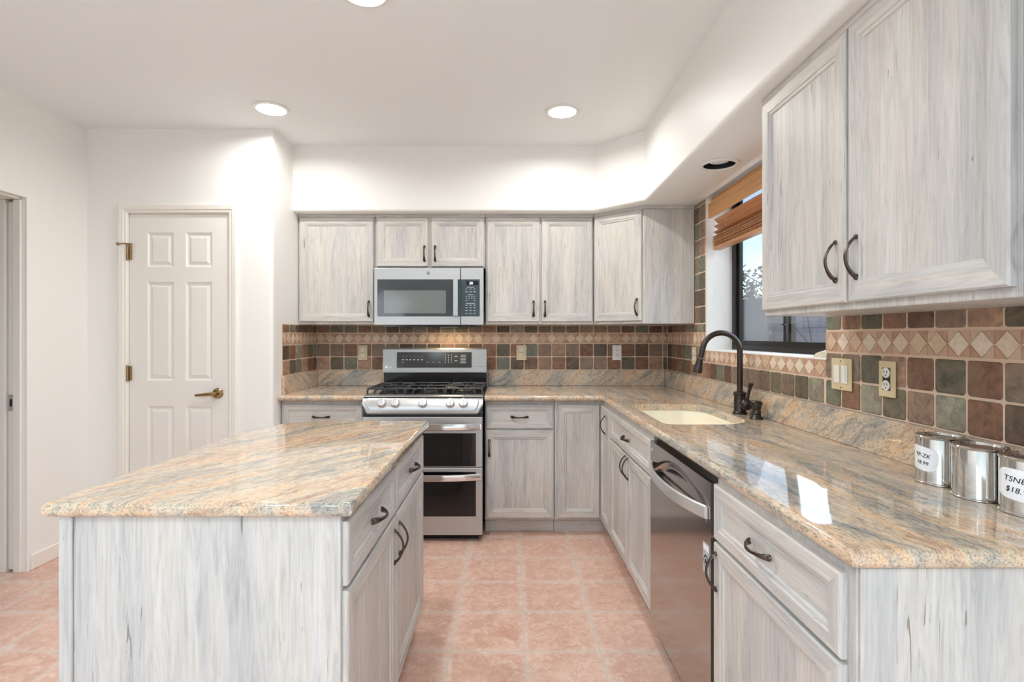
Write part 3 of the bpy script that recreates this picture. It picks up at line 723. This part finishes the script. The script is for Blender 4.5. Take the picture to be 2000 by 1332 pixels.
tiling('slate tile backsplash with diamond border on the back wall', TB, [(x0, x1, YB-GT, YB-.0003, 1.0295, 1.371)],
       [('row', x0, x1, *R2, st), ('row', x0, x1, *R1, st), ('band', x0, x1, *BD_), ('row', x0, x1, *R0, st)])
TL = lambda u, v, h: (XP+h, u, v)
tiling('slate tile backsplash on the pantry return wall', TL, [(XP+.0003, XP+GT, 3.462, YB-.008, 1.0295, 1.372)],
       [('row', 3.462, YB-.008, *R2, 3.466), ('row', 3.462, YB-.008, *R1, 3.466), ('band', 3.462, YB-.008, *BD_), ('row', 3.462, YB-.008, *R0, 3.466)])
TR = lambda u, v, h: (XR-h, u, v)
ya, yb, yc, yd = .5, WY0, WY1, YB-.008
sr = 1.834-.1062*20
BW = (1.131, 1.206)
zn = []
for a, b in ((EY-.4, yb), (yc, yd)):
    zn += [('row', a, b, *R2, sr), ('row', a, b, *R1, sr), ('band', a, b, *BD_), ('row', a, b, *R0, sr)]
zn += [('row', yb, yc, *R2, sr), ('band', yb, yc, *BW)]
zc = 1.372
while zc < SOF-.01:
    zt = min(SOF-.002, zc+.1065); zn += [('tile', 3.290, 3.392, zc, zt), ('tile', 3.392, 3.472, zc, zt)]; zc = zt
tiling('slate tile backsplash around the sink window', TR, [(XR-GT, XR-.0003, EY-.4, yb, 1.0295, 1.363), (XR-GT, XR-.0003, yb, yc, 1.0295, WZ0-.013), (XR-GT, XR-.0003, yc, yd, 1.0295, 1.371), (XR-GT, XR-.0003, yc, 3.473, 1.371, SOF-.001)], zn)

# ------------------------------------------------------------------ outlets and switches
def plate(name, label, cat, loc, rz, colp, w=.070, kind='outlet'):
    t = thing(name, label, cat, loc, rz)
    m = MB(colp); m.box(-w/2, w/2, -.006, 0, -.0575, .0575, .003, seg=2); m.obj('cover_plate', t)
    if kind == 'open': mm_ = MB(M['slot']); mm_.box(-.017, .017, -.0066, -.0055, -.036, .036); mm_.obj('opening', t); kind = 'outlet'
    if kind == 'outlet':
        for dz in (-.020, .020):
            m = MB(M['white'], M['slot']); m.lathe([(.0165, .0), (.0165, .0028), (.0155, .0032)], 20, mat=Matrix.Translation((0, -.006, dz)) @ Matrix.Rotation(PI/2, 4, 'X'))
            for sx in (-.006, .006): m.box(sx-.0012, sx+.0012, -.0098, -.009, dz-.001, dz+.007, 0, 1)
            m.box(-.0022, .0022, -.0098, -.009, dz-.010, dz-.006, 0, 1); m.obj('socket', t)
    elif kind == 'decora':
        m = MB(M['white'], M['slot']); m.box(-.0165, .0165, -.0085, -.0055, -.033, .033, .001)
        for dz in (-.017, .017):
            for sx in (-.006, .006): m.box(sx-.0012, sx+.0012, -.0092, -.008, dz-.001, dz+.007, 0, 1)
            m.box(-.0022, .0022, -.0092, -.008, dz-.010, dz-.006, 0, 1)
        m.obj('socket', t)
    else:
        for sx in (-.023, .023):
            m = MB(M['white']); m.box(sx-.0165, sx+.0165, -.0095, -.0055, -.033, .033, .002); m.obj('rocker', t)
    for dz in ((-.048, .048) if kind != 'outlet' else (0,)):
        m = MB(M['slot'] if colp is M['almond'] else M['chrome']); m.lathe([(.003, 0), (.0025, .001)], 8, mat=Matrix.Translation((0, -.006, dz)) @ Matrix.Rotation(PI/2, 4, 'X')); m.obj('screw', t)
    return t
yo = YB-.0095
plate('wall_outlet', 'almond outlet on the tiles left of the range', 'outlet', (-1.121, yo, 1.163), 0, M['almond'])
plate('wall_outlet', 'almond outlet on the tiles just right of the range', 'outlet', (.092, yo, 1.163), 0, M['almond'], .078)
plate('wall_outlet', 'white outlet on the back wall tiles near the corner', 'outlet', (.822, yo, 1.163), 0, M['white'], .070, 'decora')
xo = XR-.0095
plate('wall_outlet', 'almond outlet seen edge on behind the faucet head', 'outlet', (xo, 3.467, 1.162), -PI/2, M['almond'], .078)
plate('light_switch', 'almond double rocker switch beside the window', 'switch', (xo, 1.927, 1.154), -PI/2, M['almond'], .116, 'switch')
plate('wall_outlet', 'almond outlet above the counter next to the double switch', 'outlet', (xo, 1.694, 1.156), -PI/2, M['almond'], .074, 'open')

# ------------------------------------------------------------------ range
RX0, RX1 = -.925, -.167; RW = RX1-RX0; rc = (RX0+RX1)/2; RFY = 3.335
t = thing('range', 'stainless steel double oven gas range between the cabinets', 'range', (rc, RFY, 0)); hw = RW/2
m = MB(M['enamel']); m.box(-hw+.002, hw-.002, .03, .735, .03, .905); m.box(-hw+.03, hw-.03, .06, .7, .0005, .03); m.obj('body', t)
# cooktop pan
m = MB(M['enamel']); m.box(-hw+.001, hw-.001, .075, .62, .9055, .913, .003); m.obj('cooktop', t)
# control panel: bowed profile swept along x with pinched ends
m = MB(M['steel']); prof = [(.105, .9135), (.060, .9140), (.040, .908), (.022, .890), (.004, .850), (-.004, .825), (-.002, .806), (.010, .797), (.05, .797), (.105, .90)]
rings = []
for i in range(25):
    u = -1+2*i/24; e = max(0, abs(u)-.90)/.10; k = e*e*.034
    lift = .055*(1-math.sqrt(max(0, 1-e*e)))
    rings.append([(u*hw, y+.25*k*(1 if j in range(2, 8) else 0), z+lift*max(0, min(1, (.9-z)/.1))) for j, (y, z) in enumerate(prof)])
m.loft(rings); m.smooth = True
for sx in (-1, 1): m.tube([(sx*.352, .026, .896), (sx*.350, .008, .866), (sx*.338, -.003, .838), (sx*.322, -.004, .822)], [.002, .005, .004, .001], 8)
m.obj('control_panel', t)
nrm = Vector((0, -.91, .41)).normalized(); KN = plain('satin_knob', (.78, .775, .77), .30, .65)
for px in (743, 770, 824, 878, 904):
    kx = (px-995)/314.5-rc; kc = Vector((kx, .012, .866)); R_ = nrm.to_track_quat('Z', 'Y').to_matrix().to_4x4(); R_.translation = kc
    m = MB(KN); m.lathe([(.029, .0), (.029, .006), (.026, .010), (.0255, .026), (.023, .031), (.008, .032)], 26, mat=R_)
    m.box(-.0065, .0065, -.024, .024, .028, .042, .003, mat=R_); m.obj('knob', t)
# doors
def oven_door(z0, z1, w0, w1, hz):
    m = MB(M['steel']); m.box(-hw+.002, hw-.002, 0, .029, z0, z1, .004, seg=2); o = m.obj('oven_door', t)
    m = MB(M['bglass']); m.box(-.336, .336, -.0015, .004, w0, w1, .001); m.obj('oven_window', o)
    m = MB(M['chrome']); rings = []; n = 28
    for i in range(n+1):
        u = -1+2*i/n; bow = .052*(1-abs(u)**2.6); hh = .021; x = u*.363
        rings.append([(x, -bow-.003+dy_, hz+dz_+.004*(1-u*u)) for dy_, dz_ in ((-.004, -hh+.003), (-.006, 0), (-.004, hh-.003), (0, hh), (.005, hh-.003), (.005, -hh+.003), (0, -hh))])
    m.loft(rings); m.smooth = True
    for sx in (-1, 1): m.box(sx*.36-.012, sx*.36+.012, -.006, .001, hz-.02, hz+.02, .003)
    m.obj('handle', o)
oven_door(.4685, .783, .474, .682, .724); oven_door(.043, .4655, .161, .440, .408)
m = MB(M['slot']); m.box(-hw+.006, hw-.006, .012, .03, .783, .797); m.obj('vent_gap', t)
# backguard
by = .545
m = MB(steel_mat('backguard_steel', (.36, .352, .345), .36, 0, .6)); prof = [(by, 1.024), (by, 1.030), (by+.018, 1.192), (by+.026, 1.201), (by+.10, 1.203), (by+.10, 1.024)]
m.loft([[(x, y, z) for y, z in prof] for x in (-hw, hw)]); bg = m.obj('backguard', t)
m = MB(M['enamel']); m.box(-hw+.002, hw-.002, by+.035, by+.10, .9135, 1.0235, .002); m.obj('rear_panel', t)
slope = math.atan2(.018, .162); BGM = Matrix.Translation((0, by-.0004, 1.03)) @ Matrix.Rotation(-slope, 4, 'X')
gx0, gx1 = -.822-rc, -.276-rc
m = MB(plain('grey_panel_glass', (.035, .032, .030), .10, 0, .5)); m.box(gx0, gx1, -.0035, .002, .030, .143, .001, mat=BGM); gl = m.obj('control_glass', bg)
m = MB(M['mark'], M['dim'])
def mk(x, z, w, h, mi=0): m.box(x-w/2, x+w/2, -.0042, -.0036, z-h/2, z+h/2, mi=mi, mat=BGM)
for i in range(6):
    mk(gx0+.045+i*.0275, .113, .015, .003, 1); mk(gx0+.045+i*.0275, .088, .016, .006); mk(gx0+.045+i*.0275, .080, .012, .0025, 1)
mk(gx0+.045, .068, .016, .003)
for i in range(4):
    for j in range(3): mk(gx0+.355+j*.022, .120-i*.017, .005, .008)
for j in range(3): mk(gx0+.225+j*.043, .069, .018, .003)
for z in (.110, .078): mk(gx0+.432, z, .028, .003); mk(gx0+.432, z+.005, .014, .003)
for i in range(3): mk(gx0+.485, .115-i*.023, .040, .018, 1)
m.obj('legend', gl)
m = MB(M['paper']); m.lathe([(.009, 0), (.009, .001)], 18, mat=BGM @ Matrix.Translation((-hw+.027, -.0006, .034)) @ UPRIGHT)
m.add_mesh(text_mesh('LG', .020), BGM @ Matrix.Translation((-hw+.053, -.0012, .034)) @ UPRIGHT); m.obj('maker_mark', bg)
m = MB(M['dim']); m.box(hw-.075, hw-.02, -.0008, .0002, .037, .042, mat=BGM); m.obj('small_lettering', bg)
# burners and grates
for bx_, by_, br in ((-.255, .19, .045), (-.255, .46, .036), (0, .325, .05), (.255, .19, .052), (.255, .46, .036)):
    m = MB(M['iron']); m.lathe([(br+.014, .913), (br+.012, .920), (br, .922), (br, .932), (br-.006, .936), (.005, .937)], 24, mat=Matrix.Translation((bx_, by_, 0))); m.obj('burner', t)
def bar(mb, a, b, w=.010, h=.012): mb.tube([a, b], w*.55, 8)
for gx, gw in ((-.252, .235), (0, .245), (.252, .235)):
    m = MB(M['iron']); zt = .950; xa, xb = gx-gw/2, gx+gw/2; y0_, y1_ = .095, .555
    for x in (xa, xb): m.tube([(x, y0_, .915), (x, y0_+.004, .935), (x, y0_+.022, zt), (x, y1_-.022, zt), (x, y1_-.004, .935), (x, y1_, .915)], .0062, 8)
    for y in (y0_+.022, (y0_+y1_)/2, y1_-.022): m.tube([(xa, y, zt), (xb, y, zt)], .0062, 8)
    for y in (.19, .46) if gx else (.325,):
        for sx in (-1, 1):
            m.tube([(gx+sx*gw/2, y, zt), (gx+sx*.055, y, zt+.001), (gx+sx*.035, y, .944)], .0055, 8)
        for sy in (-1, 1): m.tube([(gx, y+sy*.11, zt), (gx, y+sy*.05, zt+.001), (gx, y+sy*.032, .944)], .0055, 8)
    for sx in (-.5, .5):
        m.tube([(gx+sx*gw*.62, y0_+.004, .916), (gx+sx*gw*.60, y0_+.006, .938), (gx+sx*gw*.45, y0_+.022, zt), (gx+sx*gw*.3, y0_+.06, zt)], .0058, 8)
    m.tube([(gx, y0_+.004, .916), (gx, y0_+.006, .938), (gx, y0_+.022, zt)], .006, 8)
    m.obj('grate', t)

# ------------------------------------------------------------------ microwave
mx0, mx1, mz0, mz1, mf = -.936, -.179, 1.367, 1.7625, 3.682; ms = 1040/mf
mcx = (mx0+mx1)/2; t = thing('microwave', 'stainless steel over the range microwave', 'microwave', (mcx, mf, mz0)); hw2 = (mx1-mx0)/2
U = lambda px: (px-995)/ms-mcx
Vz = lambda py: H-(py-655)/ms-mz0
hm = mz1-mz0
m = MB(M['enamel']); m.box(-hw2+.008, hw2-.008, .022, YB-mf-.012, .004, hm-.004); m.box(-hw2+.06, hw2-.06, .03, .33, -.012, .004); m.obj('body', t)
sx_ = U(899.6)
m = MB(M['steel']); m.box(-hw2, sx_-.0015, 0, .0215, 0, hm, .003, seg=2); dr = m.obj('door', t)
m = MB(M['steel']); m.box(sx_+.0015, hw2, 0, .0215, 0, hm, .003, seg=2); cp_ = m.obj('control_panel', t)
m = MB(M['mglass']); m.box(U(737), sx_-.003, -.0015, .003, Vz(618), Vz(545.5), .001); m.obj('door_glass', dr)
m = MB(M['mwin']); m.box(U(750), U(871), -.002, .002, Vz(612), Vz(567), .001); m.obj('window_screen', dr)
m = MB(M['steelv']); m.box(U(885.7), U(895.7), -.038, -.028, Vz(618), Vz(546), .004, seg=2)
for zz in (Vz(614), Vz(550)): m.box(U(888), U(893.5), -.029, .001, zz-.010, zz+.010, .002)
m.obj('handle', dr)
m = MB(M['mark'], M['dim']); m.lathe([(.015, 0), (.015, .0012)], 24, mat=Matrix.Translation((U(836.8), .0004, Vz(533.5))) @ UPRIGHT)
m.lathe([(.012, .001), (.012, .0018)], 24, 1, mat=Matrix.Translation((U(836.8), .0004, Vz(533.5))) @ UPRIGHT)
m.add_mesh(text_mesh('GE', .014, .3), Matrix.Translation((U(836.8), -.0016, Vz(533.5))) @ UPRIGHT); m.obj('maker_mark', dr)
m = MB(M['mpanel']); m.box(sx_+.003, U(937), -.0015, .003, Vz(618), Vz(545.5), .001); pg = m.obj('panel_glass', cp_)
m = MB(M['bglass']); m.box(U(911), U(934), -.002, .002, Vz(557), Vz(548.5)); m.obj('display', pg)
m = MB(M['lit']); m.add_mesh(text_mesh('30', .026), Matrix.Translation((U(920), -.0024, Vz(553.4))) @ UPRIGHT); m.obj('display_digits', pg)
m = MB(M['mark']); 
for py, n_, w in ((561, 1, .05), (564.5, 3, .016), (570, 3, .018), (575.5, 1, .036), (578.5, 4, .010), (582.5, 4, .010), (587, 2, .014), (592.5, 1, .06), (596, 3, .014), (601, 3, .016), (606.5, 3, .016), (612, 3, .014)):
    for i in range(n_):
        cx_ = U(919)+((i-(n_-1)/2)*(.062/max(1, n_-1)*.9) if n_ > 1 else 0)
        m.box(cx_-w/2, cx_+w/2, -.0019, -.0014, Vz(py)-.0022, Vz(py)+.0022)
m.obj('legend', pg)

area('task_light', (.12, .17, -.016), (0, 0, 0), .12, .05, 1.3, (1, .78, .48), parent=t)
m = MB(M['white']); m.box(.06, .18, .145, .195, -.0145, -.0121, .0005); m.obj('task_lamp_cover', t)
# ------------------------------------------------------------------ dishwasher
ya, yb = 2.262, 1.602; wD = ya-yb-.004
t = thing('dishwasher', 'dark stainless dishwasher with bowed handle beside the sink cabinet', 'dishwasher', (Px(ya)+.004, ya-.002, 0), RR)
m = MB(M['enamel']); m.box(.004, wD-.004, .028, .55, .10, .872); m.box(.004, wD-.004, .08, .55, .0005, .10); m.obj('body', t)
m = MB(M['dsteel'], M['steel']); nx, nz = 120, 150; zb, zt = .085, .850
def depth(x, z):
    u = (x-wD/2)/(wD/2-.035); q = (z-.742)
    if abs(u) >= 1: return 0
    top = .088*(1-abs(u)**2.2); e = max(0, min((q+.02)/.02, (top-q)/.040, 1))
    return .020*e*e*(3-2*e)
G = [[m.bm.verts.new((wD*i/nx, depth(wD*i/nx, zb+(zt-zb)*j/nz), zb+(zt-zb)*j/nz)) for i in range(nx+1)] for j in range(nz+1)]
for j in range(nz):
    for i in range(nx): m.bm.faces.new((G[j][i], G[j][i+1], G[j+1][i+1], G[j+1][i]))
m.smooth = True
for q in ([(0, 0, zb), (0, .027, zb), (0, .027, zt), (0, 0, zt)], [(wD, 0, zb), (wD, .027, zb), (wD, .027, zt), (wD, 0, zt)], [(0, 0, zt), (wD, 0, zt), (wD, .027, zt), (0, .027, zt)], [(0, 0, zb), (wD, 0, zb), (wD, .027, zb), (0, .027, zb)]):
    m.bm.faces.new([m.bm.verts.new(p) for p in q])
dd = m.obj('door', t)
m = MB(plain('satin_bar', (.74, .735, .73), .34, .75)); rings = []; n = 30
for i in range(n+1):
    u = -1+2*i/n; bow = .046*(1-abs(u)**2.4); hh = .021; x = wD/2+u*(wD/2-.030)
    rings.append([(x, -bow-.004+dy_, .752+dz_) for dy_, dz_ in ((-.004, -hh+.004), (-.006, 0), (-.004, hh-.004), (0, hh), (.006, hh-.003), (.006, -hh+.003), (0, -hh))])
m.loft(rings); m.smooth = True
for sx in (.030, wD-.030): m.box(sx-.010, sx+.010, -.008, .001, .733, .771, .003)
m.obj('handle', dd, label='bright bowed steel handle')
m = MB(M['mark'], M['ink'], M['paper']); sx0 = wD-.060
m.box(sx0, sx0+.050, -.0009, -.0001, .560, .655, mi=0); m.box(sx0+.004, sx0+.046, -.0014, -.0008, .632, .650, mi=2)
m.lathe([(.019, 0), (.019, .0006)], 22, 1, mat=Matrix.Translation((sx0+.026, -.0009, .600)) @ UPRIGHT); m.lathe([(.014, .0005), (.014, .0010)], 22, 0, mat=Matrix.Translation((sx0+.026, -.0009, .600)) @ UPRIGHT)
m.lathe([(.007, .0009), (.007, .0014)], 22, 1, mat=Matrix.Translation((sx0+.026, -.0009, .600)) @ UPRIGHT); m.obj('badge', dd, label='small square grey sticker with a round emblem')
m = MB(M['white']); m.lathe([(.006, 0), (.006, .001)], 14, mat=Matrix.Translation((.022, -.0001, .815)) @ UPRIGHT); m.obj('emblem', dd)

# ------------------------------------------------------------------ paint cans
CR, CH = .054, .124
def bend(me, r, a0, zc, tilt=0):
    for v in me.vertices:
        x = v.co.x*math.cos(tilt)-v.co.y*math.sin(tilt); y = v.co.x*math.sin(tilt)+v.co.y*math.cos(tilt)
        a = a0+x/r; rr = r+v.co.z; v.co = Vector((rr*math.cos(a), rr*math.sin(a), zc+y))
    return me
def paint_can(x, y, label, texts=None, a0=0, sz=(.085, .062)):
    t = thing('paint_can', label, 'paint can', (x, y, CT1), 0, 'unlabelled quart paint cans on the counter')
    m = MB(M['tin']); m.lathe([(.050, .0004), (CR, .0015), (CR, .004), (CR-.0015, .0055), (CR-.0015, CH-.007), (CR, CH-.005), (CR+.0007, CH-.002), (CR-.001, CH), (CR-.006, CH), (CR-.0075, CH-.004), (CR-.008, CH-.006)], 56, caps=(True, False)); m.obj('body', t)
    m = MB(M['tin']); m.lathe([(CR-.0082, CH-.007), (CR-.009, CH-.001), (CR-.012, CH-.0005), (CR-.014, CH-.005), (CR-.018, CH-.006), (.0, CH-.0058)], 48, caps=(False, False)); m.obj('lid', t)
    if texts:
        w, h = sz; m = MB(M['paper']); n = 24; P = []
        for k in range(48):
            a = 2*PI*k/48; cxx = math.copysign(abs(math.cos(a))**.62, math.cos(a))*w/2; czz = math.copysign(abs(math.sin(a))**.62, math.sin(a))*h/2; P.append((cxx, czz))
        rings = []
        for s_ in (1, .75, .5, .25, .02): rings.append([(p[0]*s_, p[1]*s_, .0004) for p in P])
        m.loft(rings, caps=(False, True)); me = bend(m.mesh('sticker'), CR-.0013, a0, .066, -.10)
        so = bpy.data.objects.new('sticker', me); C.objects.link(so); so.parent = t
        m = MB(M['ink'])
        for body, dx, dz, s_ in texts: m.add_mesh(text_mesh(body, s_, .12, .0002, 1.05), Matrix.Translation((dx, dz, .0008)))
        me = bend(m.mesh('handwriting'), CR-.0012, a0, .066, -.10); w_ = bpy.data.objects.new('handwriting', me); C.objects.link(w_); w_.parent = so
    return t
ac = lambda x, y: math.atan2(-y, -x)
paint_can(1.126, 1.392, 'tin paint can with a handwritten sticker, farthest of three along the counter', [('YP-ZK', .004, .008, .0145), ('18.99', .006, -.011, .0135)], ac(1.126, 1.392)-.86)
paint_can(1.118, 1.266, 'bare tin paint can without sticker between the two others')
paint_can(1.128, 1.152, 'tin paint can cut by the photo edge, sticker marked with a price', [('TSNE', -.006, .010, .0165), ('$18.99', .004, -.012, .0165)], ac(1.128, 1.152)-.42, (.090, .066))

# ------------------------------------------------------------------ sink window and its blind
w1 = bpy.data.objects.new('window_1', None); C.objects.link(w1); w1['kind'] = 'structure'; w1['label'] = 'dark bronze sliding window above the sink'
wx0, wx1 = XR+.158, XR+.205
m = MB(M['alu']); f_ = .030; ztop = 2.188; yM = 2.655
m.box(wx0, wx1, WY0+.001, WY1-.001, WZ0, WZ0+f_); m.box(wx0, wx1, WY0+.001, WY1-.001, ztop-f_, ztop); m.box(wx0, wx1, WY0+.001, WY0+f_, WZ0+f_, ztop-f_); m.box(wx0, wx1, WY1-f_, WY1-.001, WZ0+f_, ztop-f_)
m.obj('window_frame', w1)
def sash(y0, y1, x0, x1, name, screen):
    m = MB(M['alu']); g = .026; z0 = WZ0+f_; z1 = ztop-f_
    m.box(x0, x1, y0, y1, z0, z0+g); m.box(x0, x1, y0, y1, z1-g, z1); m.box(x0, x1, y0, y0+g, z0+g, z1-g); m.box(x0, x1, y1-g, y1, z0+g, z1-g); s_ = m.obj('sash', w1)
    m = MB(M['glass']); xm = (x0+x1)/2; m.box(xm-.002, xm+.002, y0+g, y1-g, z0+g, z1-g); m.obj('pane', s_)
    return s_
sA = sash(yM-.02, WY1-f_, wx0+.022, wx1-.004, 'far', True); sB = sash(WY0+f_, yM+.02, wx0+.003, wx0+.020, 'near', False)
m = MB(M['screen']); m.box(wx1+.004, wx1+.005, yM, WY1-f_, WZ0+f_, ztop-f_); m.obj('insect_screen', w1)
m = MB(M['alu']); m.box(wx0-.008, wx0+.003, yM-.010, yM+.016, 1.345, 1.352); m.obj('sash_catch', w1)
t = thing('window_blind', 'orange wood slat blind gathered up at the top of the sink window', 'blind', (XR, 0, 0))
m = MB(M['oak']); m.box(.006, .018, WY0+.02, WY1-.012, 2.010, 2.104, .002); m.obj('valance', t)
m = MB(M['oak2'])
def slat(x, z, a, y0=WY0+.05, y1=WY1-.03): m.box(-.025, .025, y0, y1, -.0014, .0014, .0006, mat=Matrix.Translation((x, 0, z)) @ Matrix.Rotation(a, 4, 'Y'))
slat(.055, 1.985, .75); slat(.055, 1.948, .62); slat(.053, 1.915, .45)
for k in range(12): slat(.052+random.uniform(-.002, .002), 1.840+k*.0052, random.uniform(-.05, .10))
m.box(.026, .078, WY0+.05, WY1-.03, 1.815, 1.834, .003); m.obj('slats', t)
for y in (3.12, 2.66, 2.20): m = MB(M['white']); m.tube([(.052, y, 1.83), (.052, y, 2.09)], .0012, 6); m.obj('cord', t)
for y, z in ((3.235, 1.55), (3.215, 1.33)):
    m = MB(M['white']); m.tube([(.020, y, z-.004), (.020, y, 2.02)], .0009, 6); c_ = m.obj('cord', t)
    m = MB(M['white']); m.lathe([(.004, 0), (.007, -.012), (.006, -.028), (.002, -.030)], 10, mat=Matrix.Translation((.020, y, z))); m.obj('tassel', c_)
m = MB(M['oak']); m.box(.024, .080, WY0+.03, WY1-.015, 2.108, 2.138, .002); m.obj('headrail', t)
m = MB(plain('cream_filler', srgb(226, 216, 186), .8)); m.loft([[(0, 0, 0), (.045, 0, 0), (.045, .055, 0), (.004, .07, 0)], [(.003, .004, .022), (.040, .002, .030), (.040, .040, .028), (.008, .05, .016)]])
tag(m.obj('wedge', loc=(XR+.004, WY0+.046, WZ0+.0004)), 'small cream wedge lying at the near end of the window sill', 'wedge')

# ------------------------------------------------------------------ outside the window
m = MB(M['gravel']); m.box(XR+.23, 40, -12, 60, -.25, -.15); struct(m.obj('ground_outside'), 'gravel yard outside')
m = MB(M['block']); m.box(4.2, 4.4, -4, 30, -.15, 1.93); struct(m.obj('wall_garden'), 'grey block garden wall outside the window')
def shrub(x, y, z0, h, rad, label, n=900, seed=1):
    rnd = random.Random(seed); t = thing('tree', label, 'tree', (x, y, z0))
    m = MB(M['bark']); m.tube([(0, 0, 0), (.05, .03, h*.35), (0, 0, h*.7)], [.10, .07, .03], 8)
    for k in range(9):
        a = rnd.uniform(0, 2*PI); m.tube([(0, 0, h*(.2+.05*k)), (rad*.5*math.cos(a), rad*.5*math.sin(a), h*(.45+.05*k)), (rad*.8*math.cos(a+.3), rad*.8*math.sin(a+.3), h*(.6+.045*k))], [.04, .02, .008], 6)
    m.obj('trunk', t)
    m = MB(M['leaf'])
    for k in range(n):
        u = Vector((rnd.gauss(0, 1), rnd.gauss(0, 1), rnd.gauss(0, 1))).normalized()*rnd.uniform(.45, 1)
        c = Vector((u.x*rad, u.y*rad, h*.65+u.z*h*.38)); s_ = rnd.uniform(.05, .11)
        a = Vector((rnd.gauss(0, 1), rnd.gauss(0, 1), rnd.gauss(0, 1))).normalized(); b = a.orthogonal().normalized()
        m.bm.faces.new([m.bm.verts.new(c+p) for p in (a*s_, b*s_*.5, -a*s_, -b*s_*.5)])
    m.obj('crown', t)
shrub(6.0, 11.5, -.15, 3.0, 1.5, 'leafy tree beyond the garden wall, seen through the far pane', 1100, 3)
shrub(6.2, 15.5, -.15, 3.4, 1.9, 'broader leafy tree farther off beyond the garden wall', 1100, 5)
t = thing('shrub', 'bare branching shrub outside the near window pane', 'shrub', (2.35, 3.75, -.15)); m = MB(M['bark']); rnd = random.Random(4)
for k in range(16):
    a = rnd.uniform(0, 2*PI); p = [Vector((0, 0, 0))]; d = Vector((math.cos(a)*.35, math.sin(a)*.35, 1)).normalized()
    for s_ in range(7):
        d = (d+Vector((rnd.gauss(0, .22), rnd.gauss(0, .22), rnd.gauss(0, .05)))).normalized(); p.append(p[-1]+d*.25)
    m.tube(p, [.014-.0016*i for i in range(8)], 6)
m.obj('branches', t)
